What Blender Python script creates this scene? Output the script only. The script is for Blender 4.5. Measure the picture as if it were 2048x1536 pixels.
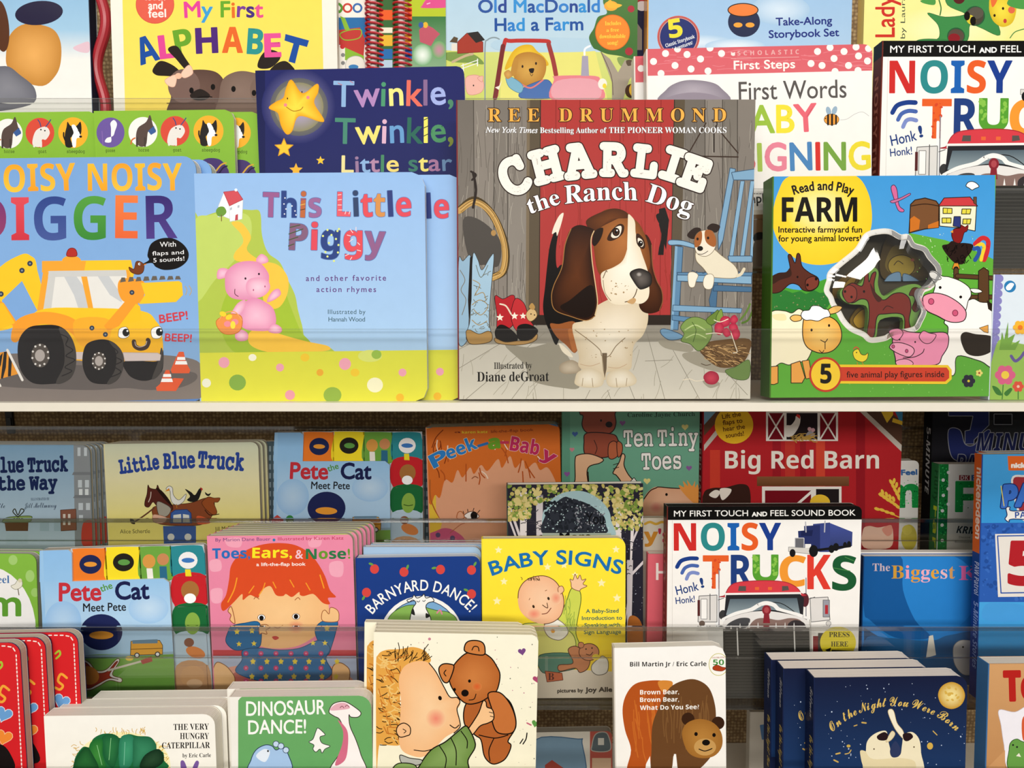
import bpy, math, random
from mathutils import Matrix, Vector
from mathutils.geometry import tessellate_polygon
for _o in list(bpy.data.objects): bpy.data.objects.remove(_o)
SC = bpy.context.scene
COL = SC.collection
R = math.radians
# ------------------------------------------------------------------ camera
PITCH = R(9.0); F = 1500.0; CAM = Vector((0, 0, 1.30))
cd = bpy.data.cameras.new('camera'); cd.sensor_width = 36; cd.lens = 36*F/2048; cd.clip_start = .01
cam = bpy.data.objects.new('camera', cd); COL.objects.link(cam)
cam.location = CAM; cam.rotation_euler = (R(90)-PITCH, 0, 0); SC.camera = cam
# ------------------------------------------------------------------ world, lamps, exposure
w = bpy.data.worlds.new('store'); SC.world = w; w.use_nodes = True
w.node_tree.nodes['Background'].inputs[0].default_value = (1.0, .97, .92, 1)
w.node_tree.nodes['Background'].inputs[1].default_value = .31
def area(name, loc, target, sx, sy, power, col=(1, .96, .9)):
    l = bpy.data.lights.new(name, 'AREA'); l.shape = 'RECTANGLE'; l.size = sx; l.size_y = sy; l.energy = power; l.color = col
    o = bpy.data.objects.new(name, l); COL.objects.link(o); o.location = loc
    o.rotation_euler = (Vector(target)-Vector(loc)).to_track_quat('-Z', 'Y').to_euler(); return o
area('ceiling_lamp', (0, -1.25, 3.1), (0, .5, 1.1), 4.0, .5, 50, (1, .97, .925))
area('ceiling_lamp', (0, -4.6, 2.9), (0, .6, 1.1), 5.0, .6, 165, (1, .97, .925))
vs = SC.view_settings; vs.view_transform = 'Standard'; vs.look = 'None'; vs.gamma = 1; vs.use_curve_mapping = False; vs.exposure = -0.07
SC.cycles.transparent_max_bounces = 32; SC.cycles.max_bounces = 8
# ------------------------------------------------------------------ materials
def mat(name, col=(.8, .8, .8), rough=.5, attr=False, noise=0, bump=0, metal=0, spec=.5, lines=None):
    m = bpy.data.materials.new(name); m.use_nodes = True; nt = m.node_tree; b = nt.nodes['Principled BSDF']
    b.inputs['Roughness'].default_value = rough; b.inputs['Metallic'].default_value = metal
    b.inputs['Specular IOR Level'].default_value = spec
    src = None
    if attr:
        a = nt.nodes.new('ShaderNodeVertexColor'); a.layer_name = 'Col'; src = a.outputs[0]
    else:
        r = nt.nodes.new('ShaderNodeRGB'); r.outputs[0].default_value = (*col, 1); src = r.outputs[0]
    tc = nt.nodes.new('ShaderNodeTexCoord')
    def mul(src, fac):
        mx = nt.nodes.new('ShaderNodeMix'); mx.data_type = 'RGBA'; mx.blend_type = 'MULTIPLY'; mx.inputs[0].default_value = 1
        nt.links.new(src, mx.inputs[6]); nt.links.new(fac, mx.inputs[7]); return mx.outputs[2]
    def ramp(v, a, b_):
        mr = nt.nodes.new('ShaderNodeMapRange'); mr.inputs[3].default_value = a; mr.inputs[4].default_value = b_
        nt.links.new(v, mr.inputs[0]); return mr.outputs[0]
    if noise:
        n = nt.nodes.new('ShaderNodeTexNoise'); n.inputs['Scale'].default_value = 90; n.inputs['Detail'].default_value = 4
        nt.links.new(tc.outputs['Object'], n.inputs['Vector']); src = mul(src, ramp(n.outputs[0], 1-noise, 1+noise))
    if lines:
        wv = nt.nodes.new('ShaderNodeTexWave'); wv.bands_direction = lines[0]; wv.inputs['Scale'].default_value = lines[1]
        wv.inputs['Distortion'].default_value = .6; wv.inputs['Detail Scale'].default_value = .6
        nt.links.new(tc.outputs['Object'], wv.inputs['Vector']); src = mul(src, ramp(wv.outputs['Fac'], lines[2], 1))
    nt.links.new(src, b.inputs['Base Color'])
    if bump:
        n = nt.nodes.new('ShaderNodeTexNoise'); n.inputs['Scale'].default_value = 14; n.inputs['Detail'].default_value = 2
        bp = nt.nodes.new('ShaderNodeBump'); bp.inputs['Strength'].default_value = bump; bp.inputs['Distance'].default_value = .002
        nt.links.new(tc.outputs['Object'], n.inputs['Vector']); nt.links.new(n.outputs[0], bp.inputs['Height']); nt.links.new(bp.outputs[0], b.inputs['Normal'])
    return m
def lin(c):
    c = c/255; return c/12.92 if c <= .04045 else ((c+.055)/1.055)**2.4
def hx(s):
    if len(s) == 3: s = ''.join(ch*2 for ch in s)
    return tuple(lin(int(s[i:i+2], 16)) for i in (0, 2, 4))
def clear(name, tint, gloss, rough=.04, fr_=.8):
    m = bpy.data.materials.new(name); m.use_nodes = True; nt = m.node_tree; nt.nodes.clear()
    o = nt.nodes.new('ShaderNodeOutputMaterial'); t = nt.nodes.new('ShaderNodeBsdfTransparent'); t.inputs[0].default_value = (*tint, 1)
    g = nt.nodes.new('ShaderNodeBsdfGlossy'); g.inputs['Roughness'].default_value = rough; mx = nt.nodes.new('ShaderNodeMixShader')
    fr = nt.nodes.new('ShaderNodeFresnel'); fr.inputs[0].default_value = 1.45
    ad = nt.nodes.new('ShaderNodeMath'); ad.operation = 'MULTIPLY_ADD'; ad.inputs[1].default_value = fr_; ad.inputs[2].default_value = gloss
    nt.links.new(fr.outputs[0], ad.inputs[0]); nt.links.new(ad.outputs[0], mx.inputs[0]); nt.links.new(t.outputs[0], mx.inputs[1])
    nt.links.new(g.outputs[0], mx.inputs[2]); nt.links.new(mx.outputs[0], o.inputs[0]); return m
M = {'gloss': mat('glossy printed board', rough=.3, attr=True, noise=.035, bump=.12, spec=.05),
     'shiny': mat('laminated printed board', rough=.17, attr=True, noise=.03, bump=.3, spec=.26),
     'matte': mat('matte printed board', rough=.6, attr=True, noise=.04, spec=.05),
     'page': mat('stacked page edges', rough=.75, attr=True, noise=.02, spec=.2, lines=('Y', 130, .82)),
     'red_wire': mat('red coated wire', hx('c3202c'), .22), 'shelf': mat('cream enamelled steel', hx('e6dfcf'), .38, noise=.03),
     'panel': None, 'plastic': mat('moulded plastic', rough=.3, attr=True), 'steel': mat('dark slotted steel', hx('1c1a18'), .5, metal=.6),
     'clear': clear('clear acrylic', (.965, .965, .955), .015), 'thin': clear('thin clear acrylic', (.992, .992, .988), .018, .04, .4), 'rim': clear('polished acrylic edge', (.80, .80, .78), .16, .12), 'fine': clear('fine acrylic edge', (.95, .95, .94), .06, .1, .5),
     'film': clear('thin clear film', (.97, .97, .97), .05, .03)}
def panel_mat():
    m = mat('woven brown panel', hx('7a6546'), .9, noise=.1); nt = m.node_tree; b = nt.nodes['Principled BSDF']
    tc = nt.nodes.new('ShaderNodeTexCoord'); v = nt.nodes.new('ShaderNodeTexVoronoi'); v.inputs['Scale'].default_value = 210; v.inputs['Randomness'].default_value = .35
    nt.links.new(tc.outputs['Object'], v.inputs['Vector']); mx = nt.nodes.new('ShaderNodeMix'); mx.data_type = 'RGBA'
    mx.inputs[6].default_value = (*hx('c2a678'), 1); mx.inputs[7].default_value = (*hx('7a6040'), 1)
    mr = nt.nodes.new('ShaderNodeMapRange'); mr.inputs[1].default_value = .1; mr.inputs[2].default_value = .6
    nt.links.new(v.outputs['Distance'], mr.inputs[0]); nt.links.new(mr.outputs[0], mx.inputs[0]); nt.links.new(mx.outputs[2], b.inputs['Base Color'])
    bp = nt.nodes.new('ShaderNodeBump'); bp.inputs['Strength'].default_value = .6; bp.inputs['Distance'].default_value = .002; bp.invert = True
    nt.links.new(v.outputs['Distance'], bp.inputs['Height']); nt.links.new(bp.outputs[0], b.inputs['Normal']); return m
M['panel'] = panel_mat()
# ------------------------------------------------------------------ geometry helpers
FWD = Vector((0, math.cos(PITCH), -math.sin(PITCH))); UP = Vector((0, math.sin(PITCH), math.cos(PITCH)))
def ray(px, py): return FWD + Vector((1, 0, 0))*((px-1024)/F) - UP*((py-768)/F)
LEAN = R(5.5)
NRM = Vector((0, math.cos(LEAN), -math.sin(LEAN)))       # into the shelf
TALL = Vector((0, math.sin(LEAN), math.cos(LEAN)))
def on_y(px, py, y):                                     # where a sight line meets the upright plane y
    d = ray(px, py); return CAM + d*(y/d.y)
class Row:                                               # a row of leaning books: front-face line at depth y on base height z
    def __init__(s, y, z): s.y = y; s.z = z; s.p = Vector((0, y, z))
    def hit(s, px, py, d=0):
        r = ray(px, py); p = s.p + NRM*d; t = (p-CAM).dot(NRM)/r.dot(NRM); return CAM + r*t
class MB:                                                # mesh builder: vertices, faces, one colour per corner
    def __init__(s): s.v = []; s.f = []; s.c = []
    def face(s, pts, cols):
        i = len(s.v); s.v += [tuple(p) for p in pts]; s.f.append(tuple(range(i, i+len(pts))))
        s.c += list(cols) if isinstance(cols, list) else [cols]*len(pts)
    def prism(s, out, y0, y1, front, back=None, side=None):   # outline (x,z) extruded in y
        side = side or front; back = back or front; n = len(out)
        s.face([(x, y0, z) for x, z in out], front); s.face([(x, y1, z) for x, z in reversed(out)], back)
        for i in range(n):
            a, b = out[i], out[(i+1) % n]
            s.face([(a[0], y0, a[1]), (a[0], y1, a[1]), (b[0], y1, b[1]), (b[0], y0, b[1])], side)
    def box(s, a, b, c): s.prism([(a[0], a[2]), (b[0], a[2]), (b[0], b[2]), (a[0], b[2])], a[1], b[1], c)
    def tube(s, pts, r, c, n=8, closed=False):
        pts = [Vector(p) for p in pts]; rings = []; m = len(pts)
        up = (pts[-1]-pts[0]).normalized(); ref = Vector((0, 1, 0)) if abs(up.z) > .7 and not closed else Vector((0, 0, 1))
        for i, p in enumerate(pts):
            t = (pts[(i+1) % m if closed else min(i+1, m-1)] - pts[(i-1) % m if closed else max(i-1, 0)]).normalized()
            u = t.cross(ref); u = (u if u.length > .05 else t.cross(Vector((1, 0, 0)))).normalized(); q = t.cross(u)
            rings.append([p + u*(r*math.cos(6.2832*k/n)) + q*(r*math.sin(6.2832*k/n)) for k in range(n)])
        for i in range(m if closed else m-1):
            A, B_ = rings[i], rings[(i+1) % m]
            for k in range(n): s.face([A[k], A[(k+1) % n], B_[(k+1) % n], B_[k]], c)
        if not closed: s.face(rings[0][::-1], c); s.face(rings[-1], c)
    def build(s, name, m, parent=None, smooth=False):
        me = bpy.data.meshes.new(name); me.from_pydata(s.v, [], s.f); me.materials.append(m)
        a = me.color_attributes.new('Col', 'FLOAT_COLOR', 'CORNER'); flat = []
        for c in s.c: flat += [c[0], c[1], c[2], 1.0]
        a.data.foreach_set('color', flat)
        if smooth: me.polygons.foreach_set('use_smooth', [True]*len(me.polygons))
        me.update(); o = bpy.data.objects.new(name, me); COL.objects.link(o)
        if parent: o.parent = parent
        return o
def tag(o, label=None, cat=None, group=None, kind=None):
    if label: o['label'] = label
    if cat: o['category'] = cat
    if group: o['group'] = group
    if kind: o['kind'] = kind
    return o
def empty(name, loc, mtx=None):
    o = bpy.data.objects.new(name, None); COL.objects.link(o); o.empty_display_size = .02
    o.matrix_basis = (Matrix.Translation(loc) @ mtx) if mtx else Matrix.Translation(loc); return o
# ------------------------------------------------------------------ lettering
FONTS = {'s': None, 'b': (0x1D5D4, 0x1D5EE, 0x1D7EC), 'B': (0x1D63C, 0x1D656, 0x1D7EC), 'r': (0x1D400, 0x1D41A, 0x1D7CE), 'i': (0x1D434, 0x1D44E, 0x1D7CE),
         'I': (0x1D468, 0x1D482, 0x1D7CE), 'c': (0x1D4D0, 0x1D4EA, 0x1D7CE), 'm': (0x1D670, 0x1D68A, 0x1D7F6)}
_g = {}; _fc = bpy.data.curves.new('lettering', 'FONT'); _fc.resolution_u = 4; _fo = bpy.data.objects.new('lettering', _fc)
def _bounds(body):
    _fc.body = body; me = _fo.to_mesh(); xs = [v.co.x for v in me.vertices]; r = (min(xs), max(xs)) if xs else (0, 0); _fo.to_mesh_clear(); return r
def glyph(ch, f):
    k = ch+f
    if k in _g: return _g[k]
    u = ch; T = FONTS[f]
    if T:
        if 'A' <= ch <= 'Z': u = chr(T[0]+ord(ch)-65)
        elif 'a' <= ch <= 'z': u = 'ℎ' if (f == 'i' and ch == 'h') else chr(T[1]+ord(ch)-97)
        elif '0' <= ch <= '9': u = chr(T[2]+ord(ch)-48)
    a = _bounds('|'+u+'|'); b = _bounds('||'); adv = (a[1]-a[0])-(b[1]-b[0])
    _fc.body = u; me = _fo.to_mesh(); me.calc_loop_triangles(); V = [(v.co.x, v.co.y) for v in me.vertices]
    Tr = [tuple(t.vertices) for t in me.loop_triangles]; cnt = {}
    for t in Tr:
        for i in range(3):
            e = tuple(sorted((t[i], t[(i+1) % 3]))); cnt[e] = cnt.get(e, 0)+1
    E = [e for e, n in cnt.items() if n == 1]; _fo.to_mesh_clear(); _g[k] = (V, Tr, E, adv); return _g[k]
_cap = {}
def cap(f):
    if f not in _cap: _cap[f] = max(v[1] for v in glyph('H', f)[0])
    return _cap[f]
# ------------------------------------------------------------------ flat printed artwork, drawn in picture pixels and projected on the cover's own plane
def spline(P, closed, n=5):
    m = len(P); o = []
    if m < 3: return P
    for i in range(m if closed else m-1):
        p0, p1, p2, p3 = (P[(i+k) % m] if closed else P[min(max(i+k, 0), m-1)] for k in (-1, 0, 1, 2))
        for j in range(n):
            t = j/n; t2 = t*t; t3 = t2*t
            o.append(tuple(.5*(2*p1[k]+(p2[k]-p0[k])*t+(2*p0[k]-5*p1[k]+4*p2[k]-p3[k])*t2+(3*p1[k]-p0[k]-3*p2[k]+p3[k])*t3) for k in (0, 1)))
    if not closed: o.append(P[-1])
    return o
def fan_tris(P): return [(P[0], P[i], P[i+1]) for i in range(1, len(P)-1)]
def tess(loops):
    flat = [p for l in loops for p in l]
    return [tuple(flat[i] for i in t) for t in tessellate_polygon([[Vector((x, y, 0)) for x, y in l] for l in loops])]
def disc(cx, cy, rx, ry=None, rot=0, n=None):
    ry = rx if ry is None else ry; n = n or (10 if max(rx, ry) < 4 else 18 if max(rx, ry) < 20 else 36); c, s = math.cos(R(rot)), math.sin(R(rot)); o = []
    for k in range(n):
        a, b = rx*math.cos(6.28319*k/n), ry*math.sin(6.28319*k/n); o.append((cx+a*c-b*s, cy+a*s+b*c))
    return o
def stroke(P, w, closed=False, caps=True):
    T = []; h = w/2; m = len(P); ends = range(m if closed else m-1)
    for i in ends:
        a, b = P[i], P[(i+1) % m]; dx, dy = b[0]-a[0], b[1]-a[1]; L = math.hypot(dx, dy)
        if L < 1e-6: continue
        nx, ny = -dy/L*h, dx/L*h; q = [(a[0]+nx, a[1]+ny), (b[0]+nx, b[1]+ny), (b[0]-nx, b[1]-ny), (a[0]-nx, a[1]-ny)]; T += [(q[0], q[1], q[2]), (q[0], q[2], q[3])]
    if w > 1.4:
        for i in range(m):
            if not closed and not caps and i in (0, m-1): continue
            T += fan_tris(disc(P[i][0], P[i][1], h, n=8 if w > 4 else 6))
    return T
def star(cx, cy, r, n=5, k=.45, rot=-90): return [(cx+(r if i % 2 == 0 else r*k)*math.cos(R(rot+180*i/n)), cy+(r if i % 2 == 0 else r*k)*math.sin(R(rot+180*i/n))) for i in range(2*n)]
def heart(cx, cy, r, rot=0):
    o = []
    for k in range(20):
        t = 6.28319*k/20; x = 16*math.sin(t)**3/16*r; y = -(13*math.cos(t)-5*math.cos(2*t)-2*math.cos(3*t)-math.cos(4*t))/16*r; c, s = math.cos(R(rot)), math.sin(R(rot)); o.append((cx+x*c-y*s, cy+x*s+y*c))
    return o
class Art:
    def __init__(s): s.prims = []
    def add(s, tris, col, p=None):                       # tris in pixels; col: hex, a/b vertical or a|b horizontal gradient
        if not tris: return
        xs = [q[0] for t in tris for q in t]; ys = [q[1] for t in tris for q in t]
        if '/' in col: a, b = map(hx, col.split('/')); y0, y1 = min(ys), max(ys); g = lambda q: tuple(a[k]+(b[k]-a[k])*(q[1]-y0)/(y1-y0+1e-9) for k in (0, 1, 2))
        elif '|' in col: a, b = map(hx, col.split('|')); x0, x1 = min(xs), max(xs); g = lambda q: tuple(a[k]+(b[k]-a[k])*(q[0]-x0)/(x1-x0+1e-9) for k in (0, 1, 2))
        else: a = hx(col); g = lambda q: a
        s.prims.append((tris, [[g(q) for q in t] for t in tris], (min(xs), min(ys), max(xs), max(ys))))
    def radial(s, c0, c1, P, ctr=None):
        n = len(P); ctr = ctr or (sum(p[0] for p in P)/n, sum(p[1] for p in P)/n); a, b = hx(c0), hx(c1); t = []; cc = []
        mid = [((p[0]+ctr[0])/2, (p[1]+ctr[1])/2) for p in P]; m = tuple(a[k]*.6+b[k]*.4 for k in (0, 1, 2))
        for i in range(n):
            j = (i+1) % n; t += [(ctr, mid[i], mid[j]), (mid[i], P[i], P[j]), (mid[i], P[j], mid[j])]; cc += [[a, m, m], [m, b, b], [m, b, m]]
        xs = [p[0] for p in P]; ys = [p[1] for p in P]; s.prims.append((t, cc, (min(xs), min(ys), max(xs), max(ys))))
    def fill(s, col, P, closed=True):
        c = col.split(':')
        if closed and c[0] != 'n': s.add(tess([P]), c[0])
        if len(c) > 2: s.add(stroke(P, float(c[2]), True), c[1])
    def text(s, f, cols, p0, p1, h, txt, opt):
        cols = cols.split(','); lw = 0; fat = 0; oc = None; keep = False; jit = 0; sk = 0
        for o in opt:
            if o[0] == 'f': fat = float(o[1:])
            elif o[0] == 'o': oc, lw = o[1:].split(':'); lw = float(lw)
            elif o[0] == 'k': keep = True
            elif o[0] == 'j': jit = float(o[1:])
            elif o[0] == 'w': sk = float(o[1:])          # arch: rise of the middle in pixels
        G = [None if ch == ' ' else glyph(ch, f) for ch in txt]; sp = .28; L = math.hypot(p1[0]-p0[0], p1[1]-p0[1]); sy = h/cap(f); x = 0; pos = []
        for g in G: pos.append(x); x += sp if g is None else g[3]
        i0 = next(i for i, g in enumerate(G) if g); i1 = max(i for i, g in enumerate(G) if g)
        lo = pos[i0]+min(v[0] for v in G[i0][0]); hi = pos[i1]+max(v[0] for v in G[i1][0])
        if keep and i1 > i0:
            ex = (L/sy-(hi-lo))/(i1-i0); pos = [q+ex*i for i, q in enumerate(pos)]; sx = sy
        else: sx = L/(hi-lo)
        cx, cy = (p1[0]-p0[0])/L, (p1[1]-p0[1])/L; rnd = random.Random(txt); per = {}; allt = []; k = 0; allT = []
        for g, q in zip(G, pos):
            if g is None: continue
            c = cols[k % len(cols)]; k += 1; a = R(rnd.uniform(-jit, jit)); gm = (sum(v[0] for v in g[0])/len(g[0]), .35)
            dy = rnd.uniform(-jit, jit)*.004
            def tr(v):
                vx, vy = v; 
                if jit: vx, vy = gm[0]+(vx-gm[0])*math.cos(a)-(vy-gm[1])*math.sin(a), gm[1]+(vx-gm[0])*math.sin(a)+(vy-gm[1])*math.cos(a)+dy
                X = (vx+q-lo)*sx; Y = vy*sy
                if sk:
                    u = (X/L-.5)*2; ang = math.atan(-sk*2*u*2/L)*.0; Y += sk*(1-u*u)
                return (p0[0]+X*cx+Y*cy, p0[1]+X*cy-Y*cx)
            W = [tr(v) for v in g[0]]; t = [tuple(W[i] for i in tt) for tt in g[1]]
            ed = [(W[a_], W[b_]) for a_, b_ in g[2]]
            def fatten(w_): return [x_ for e in ed for x_ in stroke([e[0], e[1]], w_)]
            if oc: allT += t + fatten(fat+2*lw)
            per.setdefault(c, []).extend(t + (fatten(fat) if fat else []))
        if oc: s.add(allT, oc)
        for c, t in per.items(): s.add(t, c)
    def arc(s, f, cols, cx, cy, r, a0, a1, h, txt, opt):  # letters spread evenly round a circle
        cl = cols.split(','); G = [.28 if ch == ' ' else glyph(ch, f)[3] for ch in txt]; tot = sum(G); x = 0; k = 0
        for ch, ad in zip(txt, G):
            if ch != ' ':
                gv = glyph(ch, f)[0]; wd = max(v[0] for v in gv)-min(v[0] for v in gv)
                m = R(a0+(a1-a0)*(x+ad/2)/tot); sc = abs(R(a1-a0))*r/tot; hw = wd*sc/2; X, Y = cx+r*math.cos(m), cy-r*math.sin(m); sg = 1 if a1 < a0 else -1
                tx, ty = math.sin(m)*sg, math.cos(m)*sg
                s.text(f, cl[k % len(cl)], (X-tx*hw, Y-ty*hw), (X+tx*hw, Y+ty*hw), h, ch, opt); k += 1
            x += ad
    def parse(s, src):
        for ln in src.strip().splitlines():
            ln = ln.strip()
            if not ln: continue
            txt = None
            if '"' in ln: ln, txt = ln.split('"', 1)
            t = ln.split(); op = t[0]; pt = lambda z: tuple(float(q) for q in z.split(',')); N = lambda z: float(z)
            if op == 'P': s.fill(t[1], [pt(z) for z in t[2:]])
            elif op == 'S': s.fill(t[1], spline([pt(z) for z in t[2:]], True))
            elif op == 'L': s.add(stroke([pt(z) for z in t[3:]], N(t[2])), t[1])
            elif op == 'C': s.add(stroke(spline([pt(z) for z in t[3:]], False), N(t[2])), t[1])
            elif op == 'E':
                for z in t[4:]: q = pt(z); s.fill(t[1], disc(q[0], q[1], N(t[2]), N(t[3]), q[2] if len(q) > 2 else 0))
            elif op == 'R': q = pt(t[3]); s.radial(t[1], t[2], disc(q[0], q[1], N(t[4]), N(t[5])))
            elif op == 'F': s.radial(t[1], t[2], spline([pt(z) for z in t[3:]], True))
            elif op == '*':
                for z in t[3:]: q = pt(z); s.fill(t[1], star(q[0], q[1], N(t[2])))
            elif op == 'H':
                for z in t[3:]: q = pt(z); s.fill(t[1], heart(q[0], q[1], N(t[2]), q[2] if len(q) > 2 else 0))
            elif op == 'W':
                for z in t[4:]:
                    q = pt(z); n = int(t[3]); r = N(t[2])
                    for k in range(n): a = 6.2832*k/n; s.fill(t[1], disc(q[0]+r*.62*math.cos(a), q[1]+r*.62*math.sin(a), r*.42))
            elif op == 'X':                               # scattered specks: colour size count x0,y0 x1,y1
                a, b = pt(t[4]), pt(t[5]); rn = random.Random(ln); ac = []
                for k in range(int(t[3])): z = N(t[2])*rn.uniform(.4, 1.2); ac += fan_tris(disc(rn.uniform(a[0], b[0]), rn.uniform(a[1], b[1]), z, z*rn.uniform(.5, 1), rn.uniform(0, 180), 7))
                s.add(ac, t[1])
            elif op == 'K':                               # short curved hair strokes: colour width len count x0,y0 x1,y1 angle spread
                a, b = pt(t[5]), pt(t[6]); rn = random.Random(ln); ac = []
                for k in range(int(t[4])):
                    x, y = rn.uniform(a[0], b[0]), rn.uniform(a[1], b[1]); an = R(N(t[7])+rn.uniform(-1, 1)*N(t[8])); l = N(t[3])*rn.uniform(.6, 1.2); bd = rn.uniform(-.35, .35)*min(l, 9)
                    ac += (stroke(spline([(x, y), (x+l/2*math.cos(an)-bd*math.sin(an), y+l/2*math.sin(an)+bd*math.cos(an)), (x+l*math.cos(an), y+l*math.sin(an))], False, 4), N(t[2])))
                s.add(ac, t[1])
            elif op == 'T': s.text(t[1], t[2], pt(t[3]), pt(t[4]), N(t[5]), txt, t[6:])
            elif op == 'A': q = pt(t[3]); s.arc(t[1], t[2], q[0], q[1], N(t[4]), N(t[5]), N(t[6]), N(t[7]), txt, t[8:])
            else: raise ValueError(ln)
def clip_convex(poly, cols, out):                        # keep the piece of a triangle inside a convex outline (counter-clockwise x,z)
    n = len(out); P = list(zip(poly, cols))
    for i in range(n):
        a, b = out[i], out[(i+1) % n]; ex, ez = b[0]-a[0], b[1]-a[1]
        D = [ex*(p[0][1]-a[1])-ez*(p[0][0]-a[0]) for p in P]
        if all(d >= 0 for d in D): continue
        Q = []
        for j in range(len(P)):
            k = (j+1) % len(P)
            if D[j] >= 0: Q.append(P[j])
            if (D[j] >= 0) != (D[k] >= 0):
                u = D[j]/(D[j]-D[k]); Q.append((tuple(P[j][0][m]+(P[k][0][m]-P[j][0][m])*u for m in (0, 1)), tuple(P[j][1][m]+(P[k][1][m]-P[j][1][m])*u for m in (0, 1, 2))))
        P = Q
        if len(P) < 3: return None
    return [p[0] for p in P], [p[1] for p in P]
EPS = .00001
def lay(mb, art, mapf, out, y=0):                        # print an Art on a face: each overlapping layer one ink film higher
    lv = []
    for tris, cols, bb in art.prims:
        l = 1
        for b2, l2 in lv:
            if l2 >= l and bb[0] < b2[2] and b2[0] < bb[2] and bb[1] < b2[3] and b2[1] < bb[3]: l = l2+1
        lv.append((bb, l)); yy = y-EPS*l; cache = {}
        for ti, (t, c) in enumerate(zip(tris, cols)):
            q = []; yt = yy-EPS*.8*((ti*.618034) % 1)   # no two ink triangles share a plane
            for p in t:
                if p not in cache: cache[p] = mapf(p)
                q.append(cache[p])
            ar = (q[1][0]-q[0][0])*(q[2][1]-q[0][1])-(q[1][1]-q[0][1])*(q[2][0]-q[0][0])
            if abs(ar) < 1e-13: continue
            if ar < 0: q.reverse(); c = c[::-1]
            r = clip_convex(q, c, out)
            if r: mb.face([(x, yt, z) for x, z in r[0]], list(r[1]))
def outline(w, h, r=0, seg=5, left=False):
    o = [(-w/2, 0)]
    if r:
        o += [(w/2-r+r*math.sin(R(90)*k/seg), r-r*math.cos(R(90)*k/seg)) for k in range(seg+1)]
        o += [(w/2-r+r*math.cos(R(90)*k/seg), h-r+r*math.sin(R(90)*k/seg)) for k in range(seg+1)]
    else: o += [(w/2, 0), (w/2, h)]
    if left: o += [(-w/2+r-r*math.sin(R(90)*k/seg), h-r+r*math.cos(R(90)*k/seg)) for k in range(seg+1)]
    else: o.append((-w/2, h))
    return o
BOOKS = {}
def book(key, name, row, TL, TR, bot, T, bg, art, label, d=0, r=0, seg=5, style='board', spine=None, page='ded6c6', group=None, mtl='gloss', hole=None, side=None, back=None, fore=None, cat='book'):
    """A book standing on its row. TL, TR: where the photo shows the front cover's upper corners; bot: its lower edge, or None = on the row's base."""
    a, b = row.hit(*TL, d), row.hit(*TR, d); base = row.p + NRM*d
    s = lambda p: (p-base).dot(TALL)
    roll = math.atan2(s(b)-s(a), b.x-a.x); W = math.hypot(s(b)-s(a), b.x-a.x); z0 = 0
    if bot is not None: z0 = s(row.hit((TL[0]+TR[0])/2, bot, d))
    H = (s(a)+s(b))/2 - z0; mid = (a+b)/2; org = mid - (TALL*math.cos(roll)-Vector((1, 0, 0))*math.sin(roll))*H
    lift = abs(math.sin(roll))*W/2 if bot is None else 0    # a slightly turned book stands on its lower corner
    mtx = Matrix.Rotation(-LEAN, 4, 'X') @ Matrix.Rotation(-roll, 4, 'Y'); root = empty(name, org, mtx); inv = (Matrix.Translation(org) @ mtx).inverted()
    def mapf(p): q = inv @ row.hit(p[0], p[1], d); return (q.x, q.z)
    out = outline(W, H-lift, r, seg) if not lift else [(x, z+lift) for x, z in outline(W, H-lift, r, seg)]
    tc = .0011 if style == 'board' else .002; mb = MB(); cb = hx(bg); mt = M[mtl]; A = Art(); A.parse(art)
    if hole:
        hp = [mapf(p) for p in spline(hole, True, 4)]
        for t in tess([out, hp]):
            if (t[1][0]-t[0][0])*(t[2][1]-t[0][1])-(t[1][1]-t[0][1])*(t[2][0]-t[0][0]) < 0: t = t[::-1]
            mb.face([(x, 0, z) for x, z in t], cb)
        for loop in (out, hp):
            for i in range(len(loop)):
                p, q = loop[i], loop[(i+1) % len(loop)]; mb.face([(p[0], 0, p[1]), (p[0], tc, p[1]), (q[0], tc, q[1]), (q[0], 0, q[1])], hx('eee'))
    else: mb.prism(out, 0, tc, cb, hx('e8e2d4'), hx(side) if side else cb)
    lay(mb, A, mapf, out); mb.build('cover', mt, root)
    sc = hx(spine or bg); mb = MB(); mb.box((-W/2-.0012, 0, lift), (-W/2, T, H), sc); sp = mb.build('spine', mt, root)
    if style == 'box':
        mb = MB(); n = len(out)
        for i in range(n):
            p, q = out[i], out[(i+1) % n]; mb.face([(p[0], tc, p[1]), (p[0], T-tc, p[1]), (q[0], T-tc, q[1]), (q[0], tc, q[1])], hx(page))
        if not hole: pass
        mb.face([(x, T-tc-.0002, z) for x, z in out], hx(back or '3a3020')); mb.build('box_sides', mt, root)
    else:
        i_ = 0.0002 if style == 'board' else .003; k = 1-2*i_/W; o2 = [(x*k if x > 0 else x+.0003, max(lift, z-i_)) for x, z in out]; mb = MB(); mb.prism(o2, tc+.0001, T-tc-.0001, hx(page)); mb.build('page_block', M['page'], root)
    mb = MB(); mb.prism(out, T-tc, T, hx('e8e2d4'), hx(back or bg), hx(side) if side else cb); mb.build('back_cover', mt, root)
    tag(root, label, cat, group); BOOKS[key] = dict(o=root, T=T, W=W, H=H, row=row, mapf=mapf, out=out, d=d, spine=sp, inv=inv, lift=lift); return root
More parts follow.
